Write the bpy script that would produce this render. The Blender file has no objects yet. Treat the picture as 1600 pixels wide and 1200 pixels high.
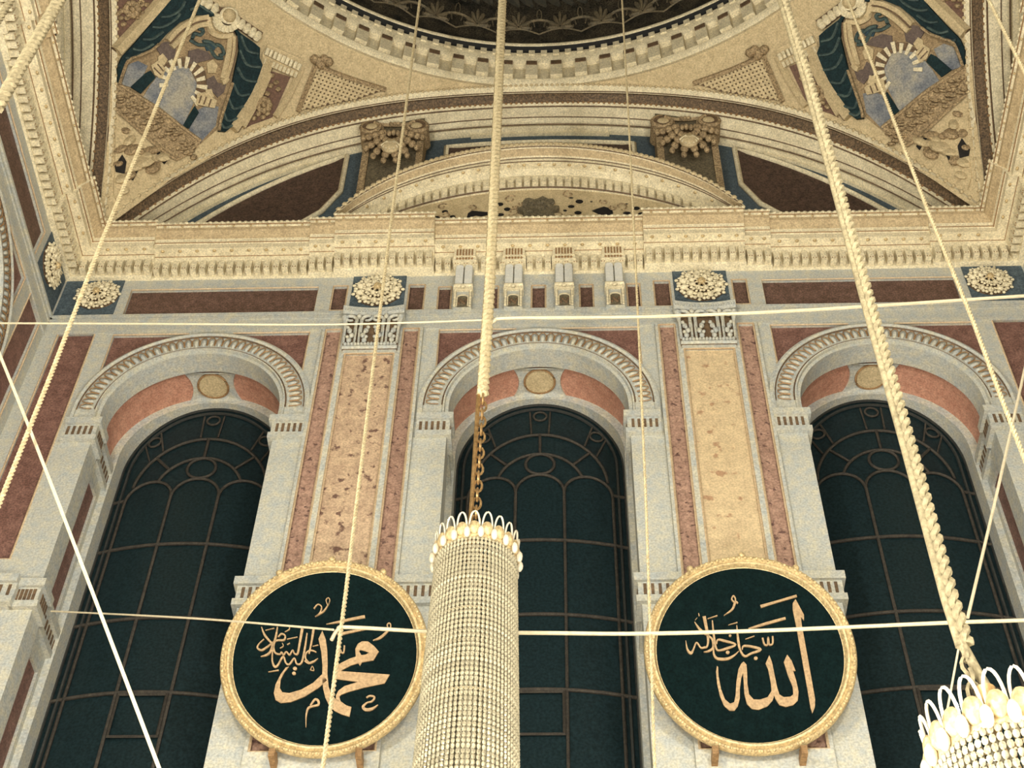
import bpy, bmesh, math, random
from mathutils import Vector, Matrix
from mathutils.geometry import delaunay_2d_cdt
from math import sin, cos, pi, sqrt, radians

SC = bpy.context.scene
COL = SC.collection
random.seed(7)

# ------------------------------------------------------------------ camera
CAM = Vector((0.286, -12.0, 1.6))
FPX = 2305.0                                        # focal length in pixels of a 1600 px wide frame
UP = Vector((50, -1934, FPX)).normalized()          # world z, y and x as the camera sees them
YY = Vector((115, 2750, FPX)); YY = (YY - UP * UP.dot(YY)).normalized()
XX = YY.cross(UP)
if XX.x < 0: XX = -XX
ROT = Matrix((XX, YY, UP))                          # camera axes (right, down, forward) -> world
cd = bpy.data.cameras.new('camera'); cam = bpy.data.objects.new('camera', cd); COL.objects.link(cam)
right, down, fwd = ROT.col[0], ROT.col[1], ROT.col[2]
m3 = Matrix((right, -down, -fwd)).transposed()
cam.matrix_world = Matrix.Translation(CAM) @ m3.to_4x4()
cd.sensor_width = 36; cd.lens = FPX / 1600 * 36; cd.clip_start = 0.05; cd.clip_end = 200
SC.camera = cam

# ------------------------------------------------------------------ world, lamps, exposure
w = bpy.data.worlds.new('night'); SC.world = w; w.use_nodes = True
w.node_tree.nodes['Background'].inputs[0].default_value = (0.010, 0.020, 0.026, 1)
w.node_tree.nodes['Background'].inputs[1].default_value = 0.25

LAMPS = [(-3.5, -12.2, 9.6, 1250), (3.5, -12.2, 9.6, 1250), (0.0, -7.6, 3.4, 820), (-4.0, -7.4, 3.2, 470), (4.2, -7.4, 3.2, 470)]
def lamp(name, loc, power, radius, col=(1.0, 0.985, 0.94)):
    l = bpy.data.lights.new(name, 'POINT'); l.energy = power; l.shadow_soft_size = radius; l.color = col
    o = bpy.data.objects.new(name, l); COL.objects.link(o); o.location = loc
    return o
for _x, _y, _z, _p in LAMPS: lamp('chandelier_or_fill_lamp', (_x, _y, _z), _p, 0.5)   # chandelier bulbs under the frame, and two fill lamps added behind the camera
SC.view_settings.view_transform = 'Standard'
SC.view_settings.look = 'None'
SC.view_settings.exposure = 0.6
SC.view_settings.gamma = 1.0
SC.view_settings.use_curve_mapping = False

# ------------------------------------------------------------------ pixel -> place helpers
def ray(px, py):
    return (ROT @ Vector((px - 800, py - 600, FPX))).normalized()
def onY(px, py, Y=0.0):
    r = ray(px, py); return CAM + r * ((Y - CAM.y) / r.y)
def onplane(px, py, p0, n):
    r = ray(px, py); return CAM + r * ((p0 - CAM).dot(n) / r.dot(n))

# ------------------------------------------------------------------ materials
def lin(c): return tuple(((v/255)/12.92 if v/255 <= .04045 else ((v/255+.055)/1.055)**2.4) for v in c) + (1,)
MATS = {}
def mat(name, c1, c2=None, scale=6.0, rough=.6, metal=0.0, grain=.12, bump=0.0, c3=None, spots=None, spec=.4):
    if name in MATS: return MATS[name]
    m = bpy.data.materials.new(name); m.use_nodes = True; nt = m.node_tree; N = nt.nodes; L = nt.links
    b = N['Principled BSDF']; b.inputs['Roughness'].default_value = rough; b.inputs['Metallic'].default_value = metal
    b.inputs['Specular IOR Level'].default_value = spec
    tc = N.new('ShaderNodeTexCoord')
    n1 = N.new('ShaderNodeTexNoise'); n1.inputs['Scale'].default_value = scale; n1.inputs['Detail'].default_value = 5
    n1.inputs['Roughness'].default_value = .65
    L.new(tc.outputs['Object'], n1.inputs['Vector'])
    r = N.new('ShaderNodeValToRGB'); e = r.color_ramp.elements
    e[0].position = .36; e[0].color = lin(c1); e[1].position = .64; e[1].color = lin(c2 or c1)
    if c3:
        k = e.new(.5); k.color = lin(c3)
    L.new(n1.outputs['Fac'], r.inputs['Fac'])
    out = r.outputs['Color']
    if spots:                                        # (colour, scale, threshold, stretch)
        n3 = N.new('ShaderNodeTexNoise'); n3.inputs['Scale'].default_value = spots[1]; n3.inputs['Detail'].default_value = 3
        L.new(tc.outputs['Object'], n3.inputs['Vector'])
        r3 = N.new('ShaderNodeValToRGB'); r3.color_ramp.elements[0].position = spots[2]; r3.color_ramp.elements[1].position = spots[2] + .07
        L.new(n3.outputs['Fac'], r3.inputs['Fac'])
        mx = N.new('ShaderNodeMixRGB'); L.new(r3.outputs['Color'], mx.inputs['Fac']); L.new(out, mx.inputs[1]); mx.inputs[2].default_value = lin(spots[0])
        out = mx.outputs[0]
    n2 = N.new('ShaderNodeTexNoise'); n2.inputs['Scale'].default_value = 42; n2.inputs['Detail'].default_value = 2
    L.new(tc.outputs['Object'], n2.inputs['Vector'])
    mr = N.new('ShaderNodeMapRange'); mr.inputs['From Min'].default_value = .3; mr.inputs['From Max'].default_value = .7
    mr.inputs['To Min'].default_value = 1 - grain * 2; mr.inputs['To Max'].default_value = 1 + grain
    L.new(n2.outputs['Fac'], mr.inputs['Value'])
    hs = N.new('ShaderNodeHueSaturation'); L.new(mr.outputs[0], hs.inputs['Value']); L.new(out, hs.inputs['Color'])
    L.new(hs.outputs[0], b.inputs['Base Color'])
    if bump:
        bp = N.new('ShaderNodeBump'); bp.inputs['Strength'].default_value = bump; bp.inputs['Distance'].default_value = .02
        L.new(n1.outputs['Fac'], bp.inputs['Height']); L.new(bp.outputs[0], b.inputs['Normal'])
    MATS[name] = m; return m

MARBLE = mat('pale_marble', (174, 177, 173), (197, 191, 169), 8, .6, grain=.13, c3=(186, 184, 172), spec=.2)
PLASTER = mat('cream_stucco', (212, 198, 164), (234, 221, 187), 7, .65, grain=.15, spec=.25)
RED = mat('red_marble', (112, 80, 70), (140, 104, 92), 9, .5, grain=.25, spec=.25)
BROWN = mat('dark_red_porphyry', (92, 70, 58), (120, 92, 80), 12, .5, grain=.28, spec=.25)
TYMP = mat('brown_stone', (74, 58, 50), (94, 74, 62), 10, .6, grain=.28, spec=.2)
PINK = mat('pink_marble', (180, 128, 106), (200, 150, 126), 10, .5, grain=.15, spec=.25)
STRIP = mat('rose_breccia', (150, 118, 102), (178, 144, 124), 9, .5, grain=.18, spots=((104, 78, 70), 14, .60), spec=.25)
SHAFT_A = mat('speckled_breccia', (178, 150, 124), (204, 176, 144), 8, .5, grain=.16, spots=((112, 84, 72), 9, .60))
SHAFT_B = mat('honey_onyx', (198, 174, 138), (216, 192, 152), 8, .5, grain=.12, spots=((176, 140, 108), 7, .62))
GILT = mat('gilt', (190, 164, 118), (212, 188, 140), 16, .42, .1, grain=.2)
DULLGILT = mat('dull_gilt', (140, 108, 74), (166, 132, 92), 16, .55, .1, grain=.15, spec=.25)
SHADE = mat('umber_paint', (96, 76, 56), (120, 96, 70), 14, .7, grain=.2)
DARKBAND = mat('umber_ornament', (78, 64, 48), (128, 104, 76), 26, .7, grain=.3)
BLUE = mat('slate_blue_paint', (70, 82, 90), (90, 102, 108), 14, .7, grain=.2, spec=.2)
TEALP = mat('deep_teal_paint', (38, 62, 72), (50, 76, 86), 10, .7, grain=.2)
OLIVE = mat('grey_green_stucco', (92, 84, 66), (122, 110, 86), 18, .7, grain=.25)
DOME = mat('dome_fresco', (40, 39, 34), (78, 70, 56), 3.2, .7, grain=.45, spec=.1)
DOMEL = mat('dome_ornament', (92, 84, 66), (120, 106, 80), 12, .7, grain=.2)
BOARD = mat('black_green_board', (8, 22, 22), (12, 28, 28), 8, .85, grain=.2, spec=.06)
LETTER = mat('gold_lettering', (160, 130, 92), (176, 146, 106), 14, .5, .1, grain=.14)
CABLE = mat('dimmed_cable', (132, 120, 92), (156, 143, 112), 20, .8, grain=.14, spec=.2)  # rope colour darkened to offset the close lamps
CYMASHADE = mat('shaded_stucco', (180, 158, 122), (198, 176, 138), 9, .65, grain=.16, spec=.2)  # shade of the cyma put into the stucco colour
ROPE = mat('cream_rope', (186, 168, 130), (206, 190, 152), 20, .8, grain=.12, spec=.2)
CHAINM = mat('brass_chain', (150, 118, 76), (190, 154, 104), 20, .35, .6, grain=.1)
WIRE = mat('pale_wire', (206, 192, 160), (218, 204, 174), 20, .7, grain=.03, spec=.2)
CRYSTAL = mat('crystal', (150, 140, 114), (190, 180, 152), 30, .14, 0, grain=.22, spec=.8)
DROP = mat('crystal_drop', (206, 196, 172), (224, 214, 190), 20, .08, 0, grain=.04, spec=.9)
FRAME = mat('window_bronze', (58, 54, 48), (72, 66, 58), 14, .7, grain=.15, spec=.2)
FLOORM = mat('floor_carpet', (206, 192, 174), (216, 202, 184), 6, .9)
CURT = mat('curtain_teal', (18, 36, 40), (30, 52, 54), 14, .7, grain=.25, spec=.2)
CURTL = mat('curtain_fold', (56, 72, 72), (84, 98, 92), 14, .7, grain=.2, spec=.2)
SKYP = mat('painted_sky', (108, 112, 120), (172, 164, 146), 2.6, .8, grain=.14, c3=(140, 140, 138), spec=.2)
MAUVE = mat('mauve_paint', (92, 78, 72), (110, 94, 84), 14, .7, grain=.15)
STUC = mat('carved_stucco', (146, 124, 94), (186, 162, 124), 20, .7, grain=.3, bump=.5, spec=.2)
BUFF = mat('buff_paint', (190, 170, 132), (208, 188, 148), 10, .7, grain=.14, spec=.2)
BRICK = mat('flower_ground', (98, 72, 58), (120, 90, 72), 18, .7, grain=.2)

def glass_mat():
    m = bpy.data.materials.new('night_glass'); m.use_nodes = True; N = m.node_tree.nodes; L = m.node_tree.links
    b = N['Principled BSDF']; b.inputs['Roughness'].default_value = .3; b.inputs['Specular IOR Level'].default_value = .12
    tc = N.new('ShaderNodeTexCoord'); n = N.new('ShaderNodeTexNoise'); n.inputs['Scale'].default_value = 30
    L.new(tc.outputs['Object'], n.inputs['Vector'])
    r = N.new('ShaderNodeValToRGB'); r.color_ramp.elements[0].color = lin((18, 29, 31)); r.color_ramp.elements[1].color = lin((30, 45, 48))
    r.color_ramp.elements[0].position = .3; r.color_ramp.elements[1].position = .7
    L.new(n.outputs['Fac'], r.inputs['Fac']); L.new(r.outputs[0], b.inputs['Base Color'])
    return m
GLASS = glass_mat()

# ------------------------------------------------------------------ mesh helpers
ORG = {}
class MB:
    def __init__(s): s.v = []; s.f = []
    def add(s, vs, fs):
        o = len(s.v); s.v += [Vector(p) for p in vs]; s.f += [tuple(i + o for i in f) for f in fs]; return s
    def box(s, x0, x1, y0, y1, z0, z1):
        vs = [(x, y, z) for z in (z0, z1) for y in (y0, y1) for x in (x0, x1)]
        return s.add(vs, [(0,2,3,1),(4,5,7,6),(0,1,5,4),(2,6,7,3),(0,4,6,2),(1,3,7,5)])
    def rings(s, rings, closed=True, loop=False, caps=True):
        n = len(rings[0]); vs = [p for r in rings for p in r]; fs = []
        m = len(rings)
        for i in range(m if loop else m - 1):
            a = i * n; b = ((i + 1) % m) * n
            for k in range(n if closed else n - 1):
                k2 = (k + 1) % n; fs.append((a + k, a + k2, b + k2, b + k))
        if caps and closed and not loop:
            fs.append(tuple(range(n))[::-1]); fs.append(tuple(range((m - 1) * n, m * n)))
        return s.add(vs, fs)
    def tube(s, pts, r, n=6, loop=False, flat=1.0, ref=None):
        pts = [Vector(p) for p in pts]; rs = []
        for i, p in enumerate(pts):
            a = pts[i - 1] if (i or loop) else p; b = pts[(i + 1) % len(pts)] if (i < len(pts) - 1 or loop) else p
            t = (b - a).normalized() if (b - a).length > 1e-9 else Vector((0, 0, 1))
            u = ref.copy() if ref else (Vector((0, 1, 0)) if abs(t.y) < .9 else Vector((1, 0, 0)))
            u = (u - t * t.dot(u)).normalized(); v = t.cross(u)
            rr = r[i] if isinstance(r, (list, tuple)) else r
            rs.append([p + (u * cos(2*pi*k/n) * flat + v * sin(2*pi*k/n)) * rr for k in range(n)])
        return s.rings(rs, True, loop)
    def ball(s, c, r, seg=8, rg=5, M=None):
        r = r if isinstance(r, (tuple, list)) else (r, r, r); c = Vector(c); vs = []; fs = []
        for j in range(1, rg):
            th = pi * j / rg
            for k in range(seg):
                d = Vector((sin(th)*cos(2*pi*k/seg)*r[0], sin(th)*sin(2*pi*k/seg)*r[1], cos(th)*r[2]))
                vs.append(c + (M @ d if M else d))
        for j in range(rg - 2):
            for k in range(seg):
                k2 = (k + 1) % seg; fs.append((j*seg+k, (j+1)*seg+k, (j+1)*seg+k2, j*seg+k2))
        t = Vector((0, 0, r[2])); t = M @ t if M else t
        vs += [c + t, c - t]; a = len(vs) - 2
        for k in range(seg):
            k2 = (k + 1) % seg; fs.append((a, k, k2)); fs.append((a + 1, (rg-2)*seg+k2, (rg-2)*seg+k))
        return s.add(vs, fs)
    def lathe(s, prof, n=48, M=Matrix()):
        rs = []
        for k in range(n):
            a = 2*pi*k/n; rs.append([M @ Vector((r*cos(a), r*sin(a), h)) for r, h in prof])
        return s.rings(rs, False, True)
    def plate(s, loops, f, b=None, grid=None):
        """flat region (even-odd loops in u,v), front through f(u,v), optional back/sides through b(u,v)"""
        vs = []; es = []
        for lp in loops:
            o = len(vs); vs += [Vector((p[0], p[1])) for p in lp]; es += [(o + i, o + (i + 1) % len(lp)) for i in range(len(lp))]
        def inside(x, y):
            c = False
            for lp in loops:
                for i in range(len(lp)):
                    x1, y1 = lp[i][0], lp[i][1]; x2, y2 = lp[i-1][0], lp[i-1][1]
                    if (y1 > y) != (y2 > y) and x < (x2-x1)*(y-y1)/(y2-y1) + x1: c = not c
            return c
        if grid:
            xs = [p.x for p in vs]; ys = [p.y for p in vs]
            nx = int((max(xs)-min(xs))/grid); ny = int((max(ys)-min(ys))/grid)
            for i in range(1, nx + 1):
                for j in range(1, ny + 1):
                    x = min(xs) + i*grid - grid*.4; y = min(ys) + j*grid - grid*.37
                    if inside(x, y): vs.append(Vector((x, y)))
        V, E_, F, *_ = delaunay_2d_cdt(vs, es, [], 0, 1e-7)
        tris = []
        for t in F:
            c = sum((V[i] for i in t), Vector((0, 0))) / len(t)
            if inside(c.x, c.y): tris.append(t)
        base = len(s.v)
        s.v += [Vector(f(p.x, p.y)) for p in V]; s.f += [tuple(i + base for i in t) for t in tris]
        if b:
            cnt = {}
            for t in tris:
                for i in range(len(t)):
                    e = (t[i], t[(i + 1) % len(t)]); cnt[e] = cnt.get(e, 0) + 1
            bd = [e for e in cnt if (e[1], e[0]) not in cnt]
            b2 = len(s.v); idx = {}
            for e in bd:
                for i in e:
                    if i not in idx:
                        idx[i] = len(s.v); s.v.append(Vector(b(V[i].x, V[i].y)))
            for a, c in bd: s.f.append((c + base, a + base, idx[a], idx[c]))
        return s
    def build(s, name, m, parent=None, smooth=35, origin=None, flip=False, doubles=False):
        me = bpy.data.meshes.new(name)
        o0 = ORG.get(parent.name, Vector()) if parent else (Vector(origin) if origin else Vector())
        vs = [p - o0 for p in s.v]; used = set(i for f in s.f for i in f)
        remap = {}; out = []
        for i in sorted(used): remap[i] = len(out); out.append(vs[i])
        me.from_pydata([tuple(p) for p in out], [], [tuple(remap[i] for i in (f[::-1] if flip else f)) for f in s.f])
        bm = bmesh.new(); bm.from_mesh(me)
        if doubles: bmesh.ops.remove_doubles(bm, verts=bm.verts, dist=1e-5)
        bmesh.ops.recalc_face_normals(bm, faces=bm.faces); bm.to_mesh(me); bm.free()
        if smooth:
            me.polygons.foreach_set('use_smooth', [True] * len(me.polygons)); me.set_sharp_from_angle(angle=radians(smooth))
        me.materials.append(m)
        o = bpy.data.objects.new(name, me); COL.objects.link(o)
        if parent: o.parent = parent
        else: o.location = o0
        ORG[o.name] = o0
        return o

def tag(o, label, cat, group=None):
    o['label'] = label; o['category'] = cat
    if group: o['group'] = group
    return o
def thing(name, loc, label, cat, group=None):
    o = bpy.data.objects.new(name, None); COL.objects.link(o); o.location = loc; o.empty_display_size = .2
    ORG[o.name] = Vector(loc); return tag(o, label, cat, group)
def struct(o): o['kind'] = 'structure'; return o
def copy_tree(o, parent=None):
    c = o.copy(); COL.objects.link(c)
    if parent: c.parent = parent
    ORG[c.name] = ORG.get(o.name, Vector())
    for ch in list(o.children): copy_tree(ch, c)
    return c
def rect(x0, x1, z0, z1): return [(x0, z0), (x1, z0), (x1, z1), (x0, z1)]
def arc(cx, cz, r, a0, a1, n): return [(cx + r*cos(a0 + (a1-a0)*i/n), cz + r*sin(a0 + (a1-a0)*i/n)) for i in range(n + 1)]
def YZ(Y): return lambda x, z: (x, Y, z)
def mirrored(rs): return rs + [(-b, -a, c, d) for a, b, c, d in rs]

# ------------------------------------------------------------------ the back wall of the hall
H = 6.65                  # half width of the square hall
ZC = 15.5                 # centre height of the window arches
R0 = 1.12
WCX = (-4.37, 0.0, 4.37)
def arch_loop(cx, r, z0=9.0, n=40): return [(cx + r, z0)] + arc(cx, ZC, r, 0, pi, n) + [(cx - r, z0)]

FRZ = mirrored([(3.05, 5.66, 17.46, 18.06), (2.64, 2.84, 17.52, 18.08), (1.57, 1.79, 17.50, 18.08), (1.20, 1.38, 17.42, 18.02),
                (.555, .74, 17.40, 18.02)]) + [(-.10, .09, 17.40, 18.02)]
CORNER = mirrored([(5.95, 6.45, 12.97, 17.10)])
LOWC = mirrored([(5.95, 6.45, 9.3, 11.9)])
def spandrel(cx, s, hw=1.32, R=1.5):
    a1 = math.acos(hw / R); pts = [(cx + s*hw, 17.05), (cx + s*.30, 17.05)]
    a0 = math.acos(.30 / R)
    pts += [(cx + s*R*cos(a0 + (a1-a0)*i/14), ZC + R*sin(a0 + (a1-a0)*i/14)) for i in range(15)]
    return pts
holes = [arch_loop(c, R0) for c in WCX] + [rect(*q) for q in FRZ + CORNER + LOWC]
holes += [spandrel(c, s) for c in WCX for s in (-1, 1)]
wb = MB().plate([rect(-H, H, 0, 19.1)] + holes, YZ(0), YZ(.30))
wall = struct(wb.build('wall_back', MARBLE, smooth=0))
for q in FRZ: MB().plate([rect(q[0]-.02, q[1]+.02, q[2]-.02, q[3]+.02)], YZ(.05)).build('marble_panel', BROWN, wall, 0)
for q in CORNER + LOWC: MB().plate([rect(q[0]-.02, q[1]+.02, q[2]-.02, q[3]+.02)], YZ(.05)).build('marble_panel', RED, wall, 0)
for c in WCX:
    for s in (-1, 1):
        MB().plate([spandrel(c, s, 1.34, 1.47)], YZ(.05)).build('spandrel_panel', RED, wall, 0)
# thin gilt lips inside the panel recesses
led = MB()
for z, p, h in ((17.40, .045, .05), (17.07, .025, .06), (17.34, .02, .05)): led.box(-H, H, -p, -.0005, z, z + h)
trimw = struct(led.build('trim_7', MARBLE, smooth=0))
lip = MB()
for q in FRZ + CORNER + LOWC:
    lip.tube([(q[0], .0, q[2]), (q[1], .0, q[2]), (q[1], .0, q[3]), (q[0], .0, q[3])], .013, 4, True)
for c in WCX:
    for s in (-1, 1): lip.tube([(x, 0, z) for x, z in spandrel(c, s)], .013, 4, True)
lip.build('panel_lips', mat('lip_paint', (190, 164, 130), (206, 182, 148), 10, .6), trimw, 0)
def pathring(cx, r, z0, n=40):
    return [(cx + r, z0)] + arc(cx, ZC, r, 0, pi, n) + [(cx - r, z0)]
def arch_band(mb, cx, prof, n=44, z0=None):
    """sweep (radius, Y) profile round the arch head; z0 brings it down the jambs"""
    rs = []
    angs = [pi * i / n for i in range(n + 1)]
    if z0 is not None: rs.append([(cx + r, Y, z0) for r, Y in prof])
    for a in angs: rs.append([(cx + r*cos(a), Y, ZC + r*sin(a)) for r, Y in prof])
    if z0 is not None: rs.append([(cx - r, Y, z0) for r, Y in prof])
    mb.rings(rs, False)
    return mb
SPR = 15.31               # top of the upper pier caps
for cx in WCX:
    # moulded archivolt
    arch_band(MB(), cx, [(1.505, .01), (1.505, -.05), (1.47, -.065), (1.44, -.05), (1.44, -.02), (1.42, -.015), (1.20, -.02), (1.19, -.045), (1.17, -.045), (1.165, .0)], z0=SPR
              ).build('archivolt', MARBLE, trimw, 40)
    ln = MB()
    for r in (1.435, 1.20): ln.tube([(cx + r*cos(pi*i/48), -.035, ZC + r*sin(pi*i/48)) for i in range(49)], .011, 4)
    ln.build('archivolt_lines', SHADE, trimw, 0)
    eg = MB(); ol = MB(); n = 40
    for k in range(n):
        a = pi * (k + .5) / n; ca, sa = cos(a), sin(a)
        M = Matrix(((ca, 0, -sa), (0, 1, 0), (sa, 0, ca))) # local x = outward, z = along
        c0 = Vector((cx + 1.315*ca, -.02, ZC + 1.315*sa))
        eg.ball(c0, (.075, .035, .032), 8, 5, M)
        ol.tube([c0 + M @ Vector((-.07, -.02, -.045)), c0 + M @ Vector((.03, -.025, -.046)), c0 + M @ Vector((.085, -.02, -.02)),
                 c0 + M @ Vector((.085, -.02, .02)), c0 + M @ Vector((.03, -.025, .046)), c0 + M @ Vector((-.07, -.02, .045))], .0075, 4)
    eg.build('egg_moulding', MARBLE, trimw, 40); ol.build('egg_outline', DULLGILT, trimw, 0)
    # reveal: soffit bands and jambs behind the front order
    r1 = 1.17
    rv = MB()
    arch_band(rv, cx, [(R0, .30), (r1, .30), (r1, .345), (r1 + .03, .345)], z0=9)
    arch_band(rv, cx, [(r1 + .03, .82), (1.085, .82), (1.085, 1.22)], z0=9)
    for s in (-1, 1):
        X = cx + s * r1
        pl = MB().plate([rect(.30, .83, 9, SPR), rect(.42, .74, 12.78, 14.72), rect(.42, .74, 9.3, 11.95)],
                        lambda y, z: (X, y, z), lambda y, z: (X + s*.04, y, z))
        rv.add(pl.v, pl.f)
        MB().box(min(X, X + s*.04) + (.035 if s > 0 else 0) - (0 if s > 0 else .0), max(X, X + s*.04) - (0 if s > 0 else .035), .40, .76, 12.7, 14.8).build('reveal_panel', RED, wall, 0)
        MB().box(X + s*.035 if s > 0 else X - .04, X + .04 if s > 0 else X - .035, .40, .76, 9.2, 12.0).build('reveal_panel', RED, wall, 0)
    rv.build('window_reveal', MARBLE, wall, 40)
    pk = MB()
    rs = []
    for i in range(45):
        a = pi * i / 44; rs.append([(cx + (r1+.028)*cos(a), Y, ZC + (r1+.028)*sin(a)) for Y in (.34, .83)])
    pk.rings(rs, False); pk.rings([[(cx + s*(r1+.028), Y, z) for Y in (.34, .83)] for s in (1,) for z in (SPR-.1, ZC)], False)
    pk.rings([[(cx - (r1+.028), Y, z) for Y in (.34, .83)] for z in (SPR-.1, ZC)], False)
    pk.build('soffit_band', PINK, wall, 40)
    def soff(r): return lambda u, Y: (cx + r*sin(u / r1), Y, ZC + r*cos(u / r1))
    xs = []
    for i in range(13):
        t = -1 + 2*i/12; xs.append((.275 + .07*t*t, .582 + .238*t))
    lp = xs + [(-x, y) for x, y in xs[::-1]]
    MB().plate([lp], soff(r1 + .0), soff(r1 + .03), .06).build('keystone_collar', MARBLE, wall, 0)
    el = arc(0, .58, .205, 0, 2*pi, 36)[:-1]
    MB().plate([el], soff(r1 - .02), soff(r1 + .01), .06).build('keystone_disc', BUFF, wall, 0)
    MB().tube([soff(r1 - .02)(*p) for p in el], .016, 5, True).build('disc_rim', DULLGILT, wall, 60)

# pier caps (two storeys) with little flutes
capm = MB(); flu = MB()
def cap_front(x0, x1, z0, p=0.0, fl=4, opening=0):
    """opening: -1 / +1 = side on which the cap turns into the window reveal"""
    for pr, za, zb in ((.075, .29, .40), (.035, .09, .29), (.06, .0, .09)):
        capm.box(x0 - (pr if opening < 0 else .02), x1 + (pr if opening > 0 else .02), -pr - p, -.0005, z0 + za, z0 + zb)
    for k in range(fl):
        xm = x0 + (x1 - x0) * (k + .5) / fl
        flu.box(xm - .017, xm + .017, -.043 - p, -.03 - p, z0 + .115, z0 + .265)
def cap_return(X, s, z0):
    """runs into the window reveal; s = side of the opening the pier stands on"""
    for y0, y1 in ((0.0, .28), (.32, 1.14)):
        Xq = X if y0 < .3 else X + s * .05
        for pr, za, zb in ((.075, .29, .40), (.035, .09, .29), (.06, .0, .09)):
            capm.box(min(Xq - s*pr, Xq + s*.02), max(Xq - s*pr, Xq + s*.02), y0, y1, z0 + za, z0 + zb)
        n = 4 if y0 < .1 else 9
        for k in range(n):
            ym = y0 + .03 + (y1 - y0 - .05) * (k + .5) / n
            xa = Xq - s*.043; xb = Xq - s*.03
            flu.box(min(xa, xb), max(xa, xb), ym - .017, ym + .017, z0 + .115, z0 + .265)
for cx in WCX:
    for s in (-1, 1):
        X = cx + s * R0
        for z0 in (14.91, 12.21):
            xa, xb = (X, X + .36) if s > 0 else (X - .36, X)
            if z0 < 14:
                xe = 1.53 if cx == 0 else (2.87 if s * cx < 0 else 5.72); xe = xe if (X > 0) else -xe
                xa, xb = min(X, xe), max(X, xe)
            cap_front(xa, xb, z0, 0, 5 if xb - xa < .5 else 6, -s); cap_return(X, s, z0)
for s in (-1, 1):
    xa, xb = sorted((s * 5.72, s * (H - .02))); cap_front(xa, xb, 12.21, .08, 9)
    slab = MB()
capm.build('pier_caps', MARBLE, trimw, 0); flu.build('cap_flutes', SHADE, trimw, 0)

# ------------------------------------------------------------------ windows with bowed night glazing
def Yg(x): return .95 + .17 * (x / 1.1) ** 2
def make_window(name, cx):
    root = bpy.data.objects.new(name, None); COL.objects.link(root); root.location = (cx, .95, 9.0); ORG[root.name] = Vector((cx, .95, 9.0)); struct(root)
    MB().plate([arch_loop(0, 1.16)], lambda x, z: (cx + x, Yg(x), z), None, .12).build('glass_pane', GLASS, root, 60)
    def P(x, z, d=.02): return (cx + x, Yg(x) - d, z)
    fr = MB()
    for r in (1.08, .99): fr.tube([P(x, z) for x, z in arch_loop(0, r, 9.0, 48)], .02, 5)
    fr.build('window_frame', mat('frame_dark', (40, 42, 40), (54, 54, 50), 12, .6), root, 60)
    mu = MB(); R = .021
    def line(pts, r=R): mu.tube([P(x, z) for x, z in pts], r, 6)
    zl = 14.92
    for x in (-.915, -.305, .305, .915): line([(x, 9), (x, 10), (x, 11.86), (x, 14.1), (x, zl)])
    for c in (-.61, 0, .61): line(arc(c, zl, .305, 0, pi, 16))
    for z in (14.08, 12.90, 11.82, 10.7): line([(-1.1 + 2.2*i/20, z) for i in range(21)], R*1.05)
    line(arc(0, 15.12, .86, .06, pi - .06, 30)); line(arc(0, 15.05, .56, .28, pi - .28, 24))
    line(arc(0, 15.42, .185, 0, 2*pi, 24))
    for a in (pi/2, pi/2 + .85, pi/2 - .85):
        line([(.56*cos(a), 15.05 + .56*sin(a)), (.86*cos(a), 15.12 + .86*sin(a))])
        line(arc(.985*cos(a), 15.36 + .985*sin(a), .085, 0, 2*pi, 16), .016)
        for d in (-.13, .13): line([(.88*cos(a + d), 15.14 + .88*sin(a + d)), (1.04*cos(a + d), 15.4 + 1.04*sin(a + d))], .014)
    line([(-.915, 14.95), (-1.1, 14.95)]); line([(.915, 14.95), (1.1, 14.95)])
    mu.build('glazing_bars', FRAME, root, 60)
    ca = MB()
    ca.tube([P(x, z, .04) for x, z in rect(-.27, .27, 11.22, 11.78)], .024, 4, True)
    ca.build('casement', FRAME, root, 0)
    return root
wins = [make_window('window_%d' % (i + 1), c) for i, c in enumerate(WCX)]

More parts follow.
